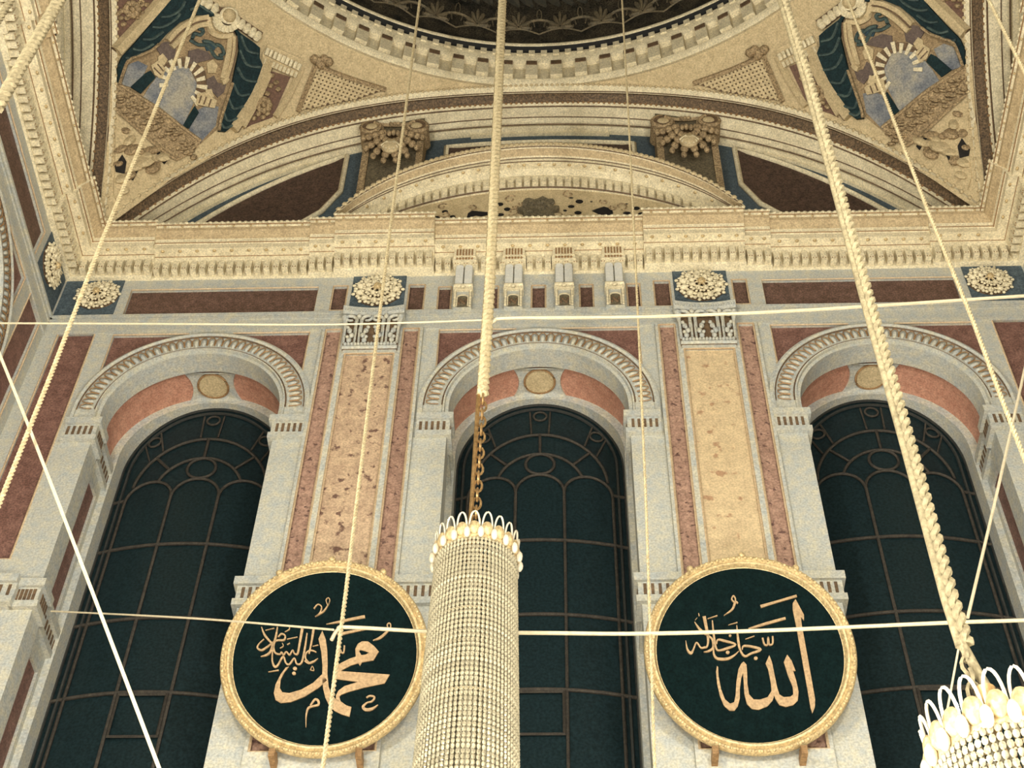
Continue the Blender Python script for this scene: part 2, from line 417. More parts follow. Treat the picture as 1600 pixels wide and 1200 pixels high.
# ------------------------------------------------------------------ main cornice
CP = [(0, 18.28), (.03, 18.30), (.03, 18.53), (.125, 18.54), (.15, 18.58), (.155, 18.625), (.20, 18.635), (.285, 18.645), (.285, 18.74), (.30, 18.755),
      (.305, 18.80), (.345, 18.875), (.40, 18.92), (.405, 18.985), (.44, 19.0), (.45, 19.03), (.44, 19.065), (.0, 19.075)]
SEG = [(-H, -5.42, .05), (-5.42, -3.22, 0), (-3.22, -2.86, .05), (-2.86, -1.46, .11), (-1.46, 1.46, 0), (1.46, 2.86, .11), (2.86, 3.22, .05), (3.22, 5.42, 0), (5.42, H, .05)]
co = MB(); de = MB(); be = MB(); go = MB(); ddt = MB()
for x0, x1, off in SEG:
    ra = []
    for p, z in CP:
        ra.append(((-H + p + off if x0 == -H else x0), -p - off, z))
    rb = [((H - p - off if x1 == H else x1), -p - off, z) for p, z in CP]
    e0 = x0 - .3 if x0 == -H else x0; e1 = x1 + .3 if x1 == H else x1
    ra += [(e0, .3, 19.075), (e0, .3, 18.28)]; rb += [(e1, .3, 19.075), (e1, .3, 18.28)]
    co.rings([ra, rb], True)
    xa = x0 if x0 > -H else -H + .2; xb = x1 if x1 < H else H - .2
    n = max(2, round((xb - xa) / .128))
    for k in range(n):
        xm = xa + (xb - xa) * (k + .5) / n
        de.box(xm - .040, xm + .040, -.15 - off, -.0, 18.325, 18.535)
        for d in (-.018, .018): ddt.ball((xm + d, -.155 - off, 18.355), .009, 5, 3)
    xa = x0 if x0 > -H else -H + .45; xb = x1 if x1 < H else H - .45
    n = max(2, round((xb - xa) / .085))
    for k in range(n + 1): be.ball((xa + (xb - xa) * k / n, -.45 - off, 19.03), (.034, .022, .028), 6, 4)
    n = max(2, round((xb - xa) / .25))
    for k in range(n):
        go.ball((xa + (xb - xa) * (k + .5) / n, -.245 - off, 18.635), (.03, .022, .022), 7, 4)
        go.ball((xa + (xb - xa) * (k + .5) / n, -.425 - off, 18.985), (.02, .016, .018), 6, 4)
for s_ in (1,): co.box(*sorted((s_*H, s_*(H - .15))), -.15, .0, 18.325, 18.535)
ln = MB(); cy = MB()
for x0, x1, off in SEG:
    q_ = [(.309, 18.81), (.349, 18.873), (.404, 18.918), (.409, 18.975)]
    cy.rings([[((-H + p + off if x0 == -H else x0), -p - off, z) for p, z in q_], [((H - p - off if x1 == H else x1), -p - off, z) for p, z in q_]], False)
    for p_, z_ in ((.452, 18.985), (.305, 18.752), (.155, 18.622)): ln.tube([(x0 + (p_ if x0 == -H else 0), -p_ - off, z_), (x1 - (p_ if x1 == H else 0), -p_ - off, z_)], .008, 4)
corn = struct(co.build('trim_1', PLASTER, smooth=35))
cy.build('cyma_shade', CYMASHADE, corn, 40)  # darker overlay that paints the shade on the cornice cyma
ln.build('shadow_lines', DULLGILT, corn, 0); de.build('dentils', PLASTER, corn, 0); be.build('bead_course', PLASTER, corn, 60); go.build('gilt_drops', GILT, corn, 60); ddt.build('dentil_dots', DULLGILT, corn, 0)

# ------------------------------------------------------------------ great arch and lunette
def ev(c, x): return c[0] + c[1]*x*x + c[2]*x**4
cO = (22.83, -.0320, -.0017); cD = (22.76, -.0320, -.00165); cB = (22.66, -.0386, -.0015); cS = (22.575, -.050, -.0011); cF = (22.60, -.0446, -.0013)
XS = [-6.25 + 12.5 * i / 80 for i in range(81)]
def arch_sweep(mb, prof):
    """prof: list of (curve, dz, Y)"""
    mb.rings([[(x, Y, ev(c, x) + dz) for c, dz, Y in prof] for x in XS], False); return mb
am = arch_sweep(MB(), [(cO, .30, -.28), (cO, .05, -.38), (cO, .02, -.46), (cO, -.04, -.47), (cD, .0, -.42), (cD, -.03, -.37)])
am2 = arch_sweep(MB(), [(cB, .05, -.22), (cB, .0, -.235), (cB, -.03, -.19), (cB, -.03, -.16), (cS, .03, -.05), (cS, .03, .02), (cS, .0, .06), (cS, .0, .10), (cF, .0, .16), (cF, -.03, .20), (cF, -.03, .30)])
archo = struct(am.build('trim_2', PLASTER, smooth=40)); am2.build('arch_soffit', PLASTER, archo, 40)
arch_sweep(MB(), [(cD, -.02, -.37), (cD, -.0, -.33), (cB, .03, -.22)]).build('painted_cavetto', DARKBAND, archo, 60)
bd = MB(); bg = MB()
for i in range(150):
    x = -6.2 + 12.4 * (i + .5) / 150; s = 1 / sqrt(1 + (2*.032*x + 4*.0017*x**3)**2)
    bd.ball((x, -.465, ev(cO, x) - .02), (.032, .032, .032), 6, 4)
    bg.ball((x, -.235, ev(cB, x) - .0), (.026, .02, .022), 6, 4)
bd.build('bead_course', BUFF, archo, 60); bg.build('gilt_beads', DULLGILT, archo, 60)
la_ = MB()
for c, dz, Y, r in ((cO, .045, -.40, .012), (cD, -.02, -.385, .012), (cB, .03, -.235, .010), (cB, -.035, -.185, .014), (cS, .02, -.01, .010), (cS, -.005, .11, .012)):
    la_.tube([(x, Y, ev(c, x) + dz) for x in XS], r, 4)
la_.build('arch_lines', SHADE, archo, 0)
# lunette wall: slate-blue surround with three framed brown panels
lun_pts = [(x, ev(cF, x) + .05) for x in XS]
lun = MB().plate([[(-6.25, 18.7)] + lun_pts + [(6.25, 18.7)]], YZ(.29))
lunette = lun.build('lunette_wall', BLUE, archo, 0)
def lun_panel(poly):
    MB().plate([poly], YZ(.275), YZ(.29)).build('lunette_panel', TYMP, archo, 0)
    MB().tube([(x, .265, z) for x, z in poly], .045, 6, True).build('panel_frame', PLASTER, archo, 60)
for s in (-1, 1):
    top = [(s*(3.08 + (5.18-3.08)*i/10), ev(cF, 3.08 + 2.1*i/10) - .10 - .32*(i/10)) for i in range(11)]
    low = [(s*5.62, 19.0), (s*4.3, 19.2), (s*3.62, 20.02), (s*3.32, 20.36), (s*3.08, 20.92)]
    top.append((s*5.62, ev(cF, 5.62) - .48))
    lun_panel(top + low)
    MB().plate([[(s*3.52, ev(cF, 3.52) - .02), (s*3.52, ev(cF, 3.52) - .09)] + [(s*(3.52 + 2.4*i/10), ev(cF, 3.52 + 2.4*i/10) - .085) for i in range(11)] +
               [(s*(3.52 + 2.4*i/10), ev(cF, 3.52 + 2.4*i/10) - .0) for i in range(10, -1, -1)]], YZ(.235), YZ(.29)).build('arch_fillet', PLASTER, archo, 0)
top = [(-1.5 + 3*i/16, ev(cF, -1.5 + 3*i/16) - .32) for i in range(17)]
lun_panel(top + [(1.5, 20.6), (-1.5, 20.6)])
MB().plate([[(-1.12 + 2.24*i/12, ev(cF, -1.12 + 2.24*i/12) + .0) for i in range(13)] + [(1.12 - 2.24*i/12, ev(cF, 1.12 - 2.24*i/12) - .09) for i in range(13)]], YZ(.235), YZ(.29)).build('arch_fillet', PLASTER, archo, 0)

# ------------------------------------------------------------------ the three other sides
def side(o, ang, name=None):
    c = copy_tree(o); c.rotation_euler = (0, 0, ang)
    base = o.location.copy(); p = base - Vector((0, -H, 0)); p.rotate(Matrix.Rotation(ang, 3, 'Z')); c.location = p + Vector((0, -H, 0))
    if name: c.name = name
    return c
side(trimw, pi/2, 'trim_8'); side(trimw, -pi/2, 'trim_9'); side(wall, pi/2, 'wall_left'); side(wall, -pi/2, 'wall_right')
side(corn, pi/2, 'trim_3'); side(corn, -pi/2, 'trim_4'); side(archo, pi/2, 'trim_5'); side(archo, -pi/2, 'trim_6')
k = 4
for wn in wins:
    for a in (pi/2, -pi/2): side(wn, a, 'window_%d' % k); k += 1
struct(MB().box(-H - .3, H + .3, -2*H - .3, -2*H, 0, 24).build('wall_front', MARBLE, smooth=0))
struct(MB().box(-H - .4, H + .4, -2*H - .4, .4, -.2, 0).build('floor', FLOORM, smooth=0))

# ------------------------------------------------------------------ pendentives, drum and dome
ZS = 15.82; RS2 = 87.9; MB_ = 6.23; RING = 6.15
def zsurf(x, y):
    y = y + H; ax, ay = abs(x), abs(y); r = sqrt(x*x + y*y)
    z = ZS + sqrt(max(1, RS2 - r*r))
    m, M = min(ax, ay), max(ax, ay, 1e-6); rb = r / M * MB_
    wgt = max(0, min(1, (r - RING) / max(.05, rb - RING)))
    return z + wgt * (ev(cO, m) - (ZS + sqrt(max(.5, 49.1 - m*m))))
SCEN = Vector((0, -H, ZS))
def onpend(px, py, off=0.0):
    r = ray(px, py); a, b = 10.0, 36.0
    for t in [a + i*.25 for i in range(104)]:
        p = CAM + r*t
        if p.z > zsurf(p.x, p.y): b = t; a = t - .25; break
    for _ in range(30):
        t = (a + b)/2; p = CAM + r*t
        if p.z > zsurf(p.x, p.y): b = t
        else: a = t
    p = CAM + r*b
    return p + (SCEN - p).normalized() * off
pend = MB()
for q in range(4):
    rs = []
    for i in range(25):
        a = q*pi/2 + pi/2*i/24; rb = (MB_ + .03) / max(abs(cos(a)), abs(sin(a)))
        rs.append([(r*cos(a), r*sin(a) - H, zsurf(r*cos(a), r*sin(a) - H)) for r in [RING + (rb - RING)*j/12 for j in range(13)]])
    pend.rings(rs, False)
ceil = struct(pend.build('ceiling', BUFF, smooth=60))
TD = Matrix.Translation((0, -H, 0))
MB().lathe([(6.25, 22.84), (6.19, 22.80), (6.15, 22.84), (6.13, 22.92), (6.17, 22.98), (6.20, 23.00), (6.22, 23.42), (6.13, 23.44), (6.09, 23.50), (6.09, 23.72), (6.11, 23.74)], 128, TD).build('drum_cornice', PLASTER, ceil, 40)
mo = MB(); lf = MB(); cr = MB()
nm = 96
def ringbox(mb, a, r0, r1, hw, z0, z1):
    c, s = cos(a), sin(a)
    def P(r, t, z): return (r*c - t*s, r*s + t*c - H, z)
    vs = [P(r, t, z) for z in (z0, z1) for r in (r0, r1) for t in (-hw, hw)]
    mb.add(vs, [(0,2,3,1),(4,5,7,6),(0,1,5,4),(2,6,7,3),(0,4,6,2),(1,3,7,5)])
for k in range(nm):
    a = 2*pi*k/nm + .02
    ringbox(mo, a, 6.08, 6.23, .097, 22.97, 23.42); ringbox(lf, a, 6.066, 6.09, .087, 23.30, 23.415)
    for j in range(2): ringbox(cr, a + j*pi/nm, 6.06, 6.14, .05, 23.63, 23.765)
mo.build('modillions', PLASTER, ceil, 0); lf.build('modillion_leaves', SHADE, ceil, 0); cr.build('drum_dentils', PLASTER, ceil, 0)
MB().lathe([(6.10, 23.73), (6.15, 23.78), (6.15, 23.88), (6.075, 23.925)], 128, TD).build('dark_band', mat('band_black', (24, 24, 22), (36, 34, 30), 12, .8), ceil, 40)
MB().lathe([(6.12, 23.925), (6.078, 23.925), (6.06, 23.95), (6.055, 23.99), (6.07, 24.03), (6.12, 24.04)], 128, TD).build('dome_rim', PLASTER, ceil, 60)
MB().lathe([(6.10*cos(t), 24.03 + 5.4*sin(t)) for t in [pi/2*i/24 for i in range(24)] + [pi/2 - .01]], 96, TD).build('dome_shell', DOME, ceil, 60)
orn = MB(); orn2 = MB()
def dm(a, t, d=.03):
    r = 6.10*cos(t) - d; return (r*cos(a), r*sin(a) - H, 24.03 + 5.4*sin(t))
ns = 54
for k in range(ns):
    a0 = 2*pi*k/ns; da = 2*pi/ns
    orn.tube([dm(a0 + da*i/10, .085 + .05*abs(sin(pi*i/10))**.7 if True else 0) for i in range(11)], .028, 4)
    orn.tube([dm(a0 + da*i/10, .055 + .03*abs(cos(pi*i/10))) for i in range(11)], .018, 4)
    for u, v, L_ in ((0, 1, .10), (-.5, .85, .09), (.5, .85, .09), (-.95, .45, .085), (.95, .45, .085), (-1, -.05, .07), (1, -.05, .07)):
        orn.tube([dm(a0 + u*q*da*.30, .095 + v*q*L_*.8) for q in (.12, .5, .8, 1)], [.012, .034, .038, .012], 5)
    for d_ in (-1, 1):
        orn.tube([dm(a0 + da*d_*(.30 + .09*cos(i*.7)*(1 - i/11)), .10 + .045*sin(i*.7)*(1 - i/11)) for i in range(10)], .011, 4)
        orn.tube([dm(a0 + da*d_*(.5 - .06*cos(i*.8)), .16 + .03*sin(i*.8)) for i in range(8)], .010, 4)
    for j in range(3):
        b = a0 + da*j/3
        orn2.tube([dm(b + da*(.45*i/5), .20 + .10*i/5, .05) for i in range(6)], [.03, .08, .1, .1, .08, .03], 5)
    for r_ in (.10, .065, .03):
        orn.tube([dm(a0 + r_*cos(2*pi*i/12)/1.0, .42 + r_*1.1*sin(2*pi*i/12)) for i in range(12)], .02, 4, True)
orn.build('dome_garland', DOMEL, ceil, 60); orn2.build('dome_rope_band', mat('dome_leaf', (50, 50, 44), (74, 68, 54), 12, .7), ceil, 60)

# ------------------------------------------------------------------ pilasters between the windows
def make_pilaster(s, shaft, lab):
    cx = 2.2 * s
    t = thing('pilaster', (cx, 0, 9.0), lab, 'pilaster', 'pilasters of the back wall')
    strips = [(cx - .62, cx - .41, 10.3, 17.02), (cx + .41, cx + .62, 10.3, 17.02)]
    pan = (cx - .32, cx + .32, 10.35, 16.50)
    MB().plate([rect(cx - .67, cx + .67, 9, 17.06)] + [rect(*q) for q in strips + [pan]], YZ(-.06), YZ(.0)).build('pilaster_body', MARBLE, t, 0)
    for q in strips: MB().plate([rect(q[0]-.01, q[1]+.01, q[2]-.01, q[3]+.01)], YZ(-.012)).build('side_strip', STRIP, t, 0)
    MB().plate([rect(pan[0]-.01, pan[1]+.01, pan[2]-.01, pan[3]+.01)], YZ(-.03)).build('shaft_panel', shaft, t, 0)
    ms = MB()
    for q in strips + [pan]: ms.tube([(q[0], -.06, q[2]), (q[1], -.06, q[2]), (q[1], -.06, q[3]), (q[0], -.06, q[3])], .014, 4, True)
    ms.build('panel_beading', MATS['lip_paint'], t, 0)
    MB().box(cx - .36, cx + .36, -.10, -.03, 16.55, 17.26).build('capital_bell', SHADE, t, 0)
    ab = MB()
    n = 12
    rs = []
    for i in range(n + 1):
        x = -.41 + .82*i/n; d = -.115 - .05*(x/.41)**2
        rs.append([(cx + x, 0, 17.27), (cx + x, d + .02, 17.27), (cx + x, d, 17.30), (cx + x, d - .02, 17.33), (cx + x, d - .025, 17.385), (cx + x, 0, 17.39)])
    ab.rings(rs, True)
    for i in range(24):
        x = -.40 + .80*(i + .5)/24; ab.ball((cx + x, -.135 - .05*(x/.41)**2, 17.325), (.014, .014, .026), 6, 4)
    ab.build('abacus', MARBLE, t, 40)
    asg = MB()
    asg.tube([(cx - .36, -.10, 16.58), (cx + .36, -.10, 16.58)], .03, 8); asg.box(cx - .35, cx + .35, -.085, -.04, 16.50, 16.555)
    for i in range(16): asg.ball((cx - .345 + .69*(i + .5)/16, -.115, 16.635), (.026, .03, .03), 6, 4)
    asg.build('astragal', MARBLE, t, 50)
    lv = MB()
    for c in (-.18, .18):
        for d in (-.028, .028):
            lv.tube([(cx + c + d, -.12, 16.65), (cx + c + d*.8, -.135, 16.9), (cx + c + d*1.5, -.15, 17.06)], [.018, .016, .02], 6)
        lv.ball((cx + c, -.17, 17.16), (.035, .03, .05), 7, 5)
        for d in (-1, 1):
            pts = []
            for i in range(15):
                a = pi*1.5*i/14 * 1.25; r = .085*(1 - i/20)
                pts.append((cx + c + d*(.115 + r*sin(a - pi/2)*1.0), -.14 - .03*sin(a*.5), 17.11 + r*cos(a - pi/2)*.9))
            lv.tube([(cx + c + d*.04, -.125, 16.86)] + pts, [.02] + [.028 - .0008*i for i in range(15)], 6)
            for z0, o in ((16.70, .10), (16.80, .075), (16.90, .11)):
                lv.ball((cx + c + d*o, -.13, z0), (.038, .03, .05), 7, 5)
                lv.ball((cx + c + d*(o + .025), -.15, z0 + .045), (.028, .03, .022), 6, 4)
    for e in (-1, 1): lv.tube([(cx + e*.35, -.12, 16.66), (cx + e*.352, -.13, 16.95), (cx + e*.37, -.16, 17.15)], [.02, .02, .05], 6)
    lv.build('acanthus_leaves', MARBLE, t, 60)
    return t
make_pilaster(-1, SHAFT_A, 'left marble pilaster with a dark-speckled brown shaft, rising behind the left round board')
make_pilaster(1, SHAFT_B, 'right marble pilaster with a pale honey-coloured shaft, rising behind the right round board')

# ------------------------------------------------------------------ frieze rosettes
def make_rosette(cx, cz, r, bw, lab):
    t = thing('frieze_rosette', (cx, 0, cz - .4), lab, 'rosette', 'carved rosettes of the frieze')
    x0, x1 = bw
    MB().plate([rect(x0, x1, 17.50, 18.28)], YZ(-.012), YZ(-.001)).build('backing_panel', BLUE, t, 0)
    def ringpet(n, rr, size, d, ph=0):
        mb = MB()
        for k in range(n):
            a = 2*pi*(k + ph)/n; ca, sa = cos(a), sin(a)
            M = Matrix(((ca, 0, -sa), (0, 1, 0), (sa, 0, ca)))
            for u, v, q in ((0, 0, 1), (.5, -.62, .55), (.5, .62, .55), (-.35, -.55, .5), (-.35, .55, .5), (.95, 0, .5)):
                c = Vector((cx, -d, cz)) + M @ Vector((rr + u*size, -.012*q, v*size))
                mb.ball(c, (size*.62*q, size*.45*q, size*.5*q), 7, 4, M)
            mb.tube([Vector((cx, -d - .03, cz)) + M @ Vector((rr - size, 0, 0)), Vector((cx, -d - size*.5, cz)) + M @ Vector((rr + size*.8, 0, 0))], .008, 4)
        return mb
    MB().lathe([(r*.2, -.05), (r*.97, -.02), (r*.97, 0.0)], 32, Matrix.Translation((cx, 0, cz)) @ Matrix.Rotation(pi/2, 4, 'X') @ Matrix.Diagonal((1, 1, -1, 1))).build('rosette_ground', SHADE, t, 60)
    ringpet(11, r*.74, r*.30, .045).build('outer_leaves', PLASTER, t, 60)
    ringpet(8, r*.40, r*.24, .085, .5).build('inner_leaves', PLASTER, t, 60)
    bo = MB().ball((cx, -.12, cz), (r*.15, r*.14, r*.17), 10, 6)
    for k in range(6): bo.ball((cx + r*.17*cos(k*pi/3), -.10, cz + r*.17*sin(k*pi/3)), r*.07, 6, 4)
    bo.build('boss', GILT, t, 60)
    return t
make_rosette(-2.21, 17.91, .335, (-2.58, -1.84), 'round carved rosette on a blue square above the left pilaster')
make_rosette(2.21, 17.91, .335, (1.84, 2.58), 'round carved rosette on a blue square above the right pilaster')
make_rosette(-6.10, 17.91, .30, (-6.62, -5.80), 'round carved rosette at the left end of the back wall, in the corner')
make_rosette(6.10, 17.91, .30, (5.80, 6.62), 'round carved rosette at the right end of the back wall, in the corner')
rr = make_rosette(6.10, 17.905, .30, (5.80, 6.62), 'carved rosette on the left side wall, seen aslant in the corner')
side(rr, pi/2)
for ch in list(rr.children): bpy.data.objects.remove(ch)
bpy.data.objects.remove(rr)

# ------------------------------------------------------------------ four frieze brackets over the middle window
def make_bracket(cx, lab):
    t = thing('frieze_bracket', (cx, 0, 17.40), lab, 'bracket', 'brackets over the middle window')
    MB().box(cx - .125, cx + .125, -.09, 0, 17.42, 18.30).build('bracket_body', MARBLE, t, 0)
    tp = MB().box(cx - .15, cx + .15, -.215, 0, 18.44, 18.635); tp.box(cx - .165, cx + .165, -.20, 0, 18.36, 18.44); tp.build('bracket_head', PLASTER, t, 0)
    fl = MB()
    for k in range(6): xm = cx - .125 + .25*(k + .5)/6; fl.box(xm - .012, xm + .012, -.222, -.21, 18.46, 18.60); fl.ball((xm, -.205, 18.40), (.018, .012, .025), 6, 4)
    fl.build('head_flutes', DULLGILT, t, 0)
    fr = MB()
    for d in (-.062, .062):
        fr.plate([[(cx + d - .052, 17.90)] + [(cx + d - .052, 18.27)] + [(cx + d + .052*cos(a), 18.28 + .045*sin(a)) for a in [pi - pi*i/8 for i in range(9)]] + [(cx + d + .052, 17.90)]], YZ(-.15), YZ(-.08))
    fr.build('twin_panels', mat('white_marble', (206, 206, 200), (216, 212, 200), 6, .5, grain=.06), t, 0)
    ro = MB().tube([(cx - .13, -.13, 17.86), (cx + .13, -.13, 17.86)], .03, 8); ro.box(cx - .135, cx + .135, -.14, 0, 17.78, 17.835)
    ro.ball((cx, -.16, 17.80), (.035, .03, .03), 8, 5); ro.build('waist_roll', PLASTER, t, 50)
    ni = [(cx - .075, 17.43)] + [(cx + .075*cos(a), 17.61 + .06*sin(a)) for a in [pi - pi*i/10 for i in range(11)]] + [(cx + .075, 17.43)]
    MB().plate([ni], YZ(-.095), YZ(-.085)).build('niche', OLIVE, t, 0)
    nl = MB()
    for k in range(5):
        nl.ball((cx - .05 + .025*k, -.105, 17.50 + .035*((k*2) % 3)), (.022, .012, .035), 6, 4)
    nl.build('niche_leaf', SHADE, t, 60)
    cn = MB()
    for d in (-.105, .105):
        cn.tube([(cx + d, -.12, 17.42), (cx + d, -.12, 17.74)], .018, 7); cn.ball((cx + d, -.125, 17.76), .026, 7, 5); cn.ball((cx + d, -.125, 17.60), .022, 7, 4)
    cn.tube([(x, -.115, z) for x, z in ni], .01, 5)
    cn.build('colonnettes', PLASTER, t, 60)
for cx, lab in ((-1.03, 'first of the four small frieze brackets from the left, nearest the left pilaster'),
                (-.345, 'second of the four small frieze brackets from the left, just right of the middle rope'),
                (.345, 'third of the four small frieze brackets from the left, over the middle window'),
                (1.03, 'last of the four small frieze brackets, nearest the right pilaster')):
    make_bracket(cx, lab)

# ------------------------------------------------------------------ segmental pediment on the cornice
ped = thing('arched_pediment', (0, 0, 19.07), 'wide segmental pediment with dentils standing on the cornice over the middle bay', 'pediment')
def zo(x): return 17.70 + sqrt(max(0, 3.22**2 - x*x))
def zi(x): return 16.47 + sqrt(max(0, 3.945**2 - x*x))
PX = 2.90
def pz(x, s_): return max(18.98, zo(x)*(1 - s_) + max(18.98, zi(x))*s_)
PP = [(0, -.28), (0, .47), (.03, .53), (.10, .50), (.12, .47), (.20, .44), (.28, .385), (.30, .37), (.305, .355), (.42, .35), (.43, .345), (.44, .22), (.48, .20), (.53, .15), (.56, .14), (.565, .04), (.95, .03), (.96, .05), (1, .04), (1, -.12)]
N_ = 72
pm = MB(); pm.rings([[(-PX + 2*PX*i/N_, -P, pz(-PX + 2*PX*i/N_, s_)) for s_, P in PP] for i in range(N_ + 1)], False)
pm.build('pediment_moulding', PLASTER, ped, 40)
MB().rings([[(-PX + 2*PX*i/N_, -P - .004, pz(-PX + 2*PX*i/N_, s_) - .002) for s_, P in ((.125, .47), (.20, .44), (.275, .388))] for i in range(N_ + 1)], False).build('cyma_shade', CYMASHADE, ped, 60)  # same painted shade along the pediment cyma
pl_ = MB()
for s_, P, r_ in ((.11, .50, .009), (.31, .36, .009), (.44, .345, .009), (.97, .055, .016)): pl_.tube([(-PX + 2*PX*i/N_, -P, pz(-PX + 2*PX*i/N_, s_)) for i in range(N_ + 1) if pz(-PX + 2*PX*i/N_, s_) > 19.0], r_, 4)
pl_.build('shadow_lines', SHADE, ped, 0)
dn = MB(); pb = MB()
for i in range(40):
    x = -2.45 + 4.9*(i + .5)/40; d = .043
    sl = (zi(x + .01) - zi(x - .01))/.02
    if pz(x, .6) - pz(x, .93) < .05: continue
    za, zb = pz(x, .93), pz(x, .60)
    dn.add([(x + e*d, y, z + e*d*sl) for z in (za, zb) for y in (-.135, 0) for e in (-1, 1)], [(0,2,3,1),(4,5,7,6),(0,1,5,4),(2,6,7,3),(0,4,6,2),(1,3,7,5)])
for i in range(78):
    x = -2.84 + 5.68*i/77; pb.ball((x, -.525, pz(x, .04)), (.044, .02, .044), 6, 4)
for i in range(23):
    x = -2.5 + 5.0*i/22; MB().ball((x, -.285, pz(x, .435)), (.032, .024, .024), 7, 4).build('gilt_drop', GILT, ped, 60)
dn.build('dentils', PLASTER, ped, 0); pb.build('bead_course', BUFF, ped, 60)
def T8(pts): return [(680 + x/4.706, 290 + y/4.706) for x, y in pts]
def toXZ(pts, Y): return [(p.x, p.z) for p in (onY(a, b, Y) for a, b in pts)]
def ell(cx, cy, a, b, n=12): return [(cx + a*cos(2*pi*i/n), cy + b*sin(2*pi*i/n)) for i in range(n)]
hl = [ell(*e) for e in ((475,135,28,16),(530,172,26,16),(480,212,28,14),(540,241,30,12),(1000,88,18,8),(1060,115,30,18),(1000,152,26,14),(955,182,16,10),(1050,198,28,16),
      (1105,232,18,12),(990,226,24,14),(72,190,24,16),(15,232,22,14),(128,226,22,13),(1405,133,16,7),(1480,165,26,16),(1565,166,20,12),(1410,200,30,14),(1520,205,30,14),(-60,226,26,14),(1148,116,12,7))]
hl.append([(230,240),(240,200),(270,180),(330,185),(385,190),(400,215),(340,228),(300,222)])
hl.append([(1145,185),(1190,165),(1240,150),(1300,165),(1310,205),(1270,225),(1240,215),(1210,215)])
scr = [(-2.6, 18.95)] + [(-2.6 + 5.2*i/30, max(18.96, zi(-2.6 + 5.2*i/30))) for i in range(31)] + [(2.6, 18.95)]
YS = -.02
MB().plate([scr] + [toXZ(T8(h), YS) for h in hl], YZ(YS), YZ(YS + .012)).build('pierced_screen', BUFF, ped, 0)
MB().plate([[(-2.55, 18.95)] + [(-2.55 + 5.1*i/30, max(18.96, zi(-2.55 + 5.1*i/30))) for i in range(31)] + [(2.55, 18.95)]], YZ(YS + .016)).build('screen_dark_sheet', mat('unlit_black', (20, 18, 16), (30, 26, 24), 8, .9), ped, 0)  # black sheet standing for the unlit space behind the openings
car = T8([(640,246),(655,210),(640,190),(605,182),(612,165),(640,155),(672,140),(648,118),(660,100),(690,93),(730,105),(760,95),(790,80),(830,100),(868,98),(870,150),(912,152),(908,175),(862,180),(878,215),(862,246)])
MB().plate([toXZ(car, -.08)], YZ(-.09), YZ(-.02)).build('cartouche', OLIVE, ped, 0)
cl = MB()
for k in range(26):
    a = 640 + 230*random.random(); b = 110 + 130*random.random(); p = onY(680 + a/4.706, 290 + b/4.706, -.09)
    cl.ball(p, (.03, .025, .05), 6, 4)
cl.build('cartouche_leaves', OLIVE, ped, 60)
for k in range(30):
    x = -1.5 + 3*random.random(); zt = zi(x) - .12
    c = Vector((x, YS - .01, 19.25 + (zt - 19.25)*random.random())); r = .05 + .06*random.random(); a0 = random.random()*6
    MB().tube([c + Vector((r*(1 - i/16)*cos(a0 + i*.5), 0, r*(1 - i/16)*sin(a0 + i*.5))) for i in range(13)], .014, 4).build('scroll_relief', STUC, ped, 60)

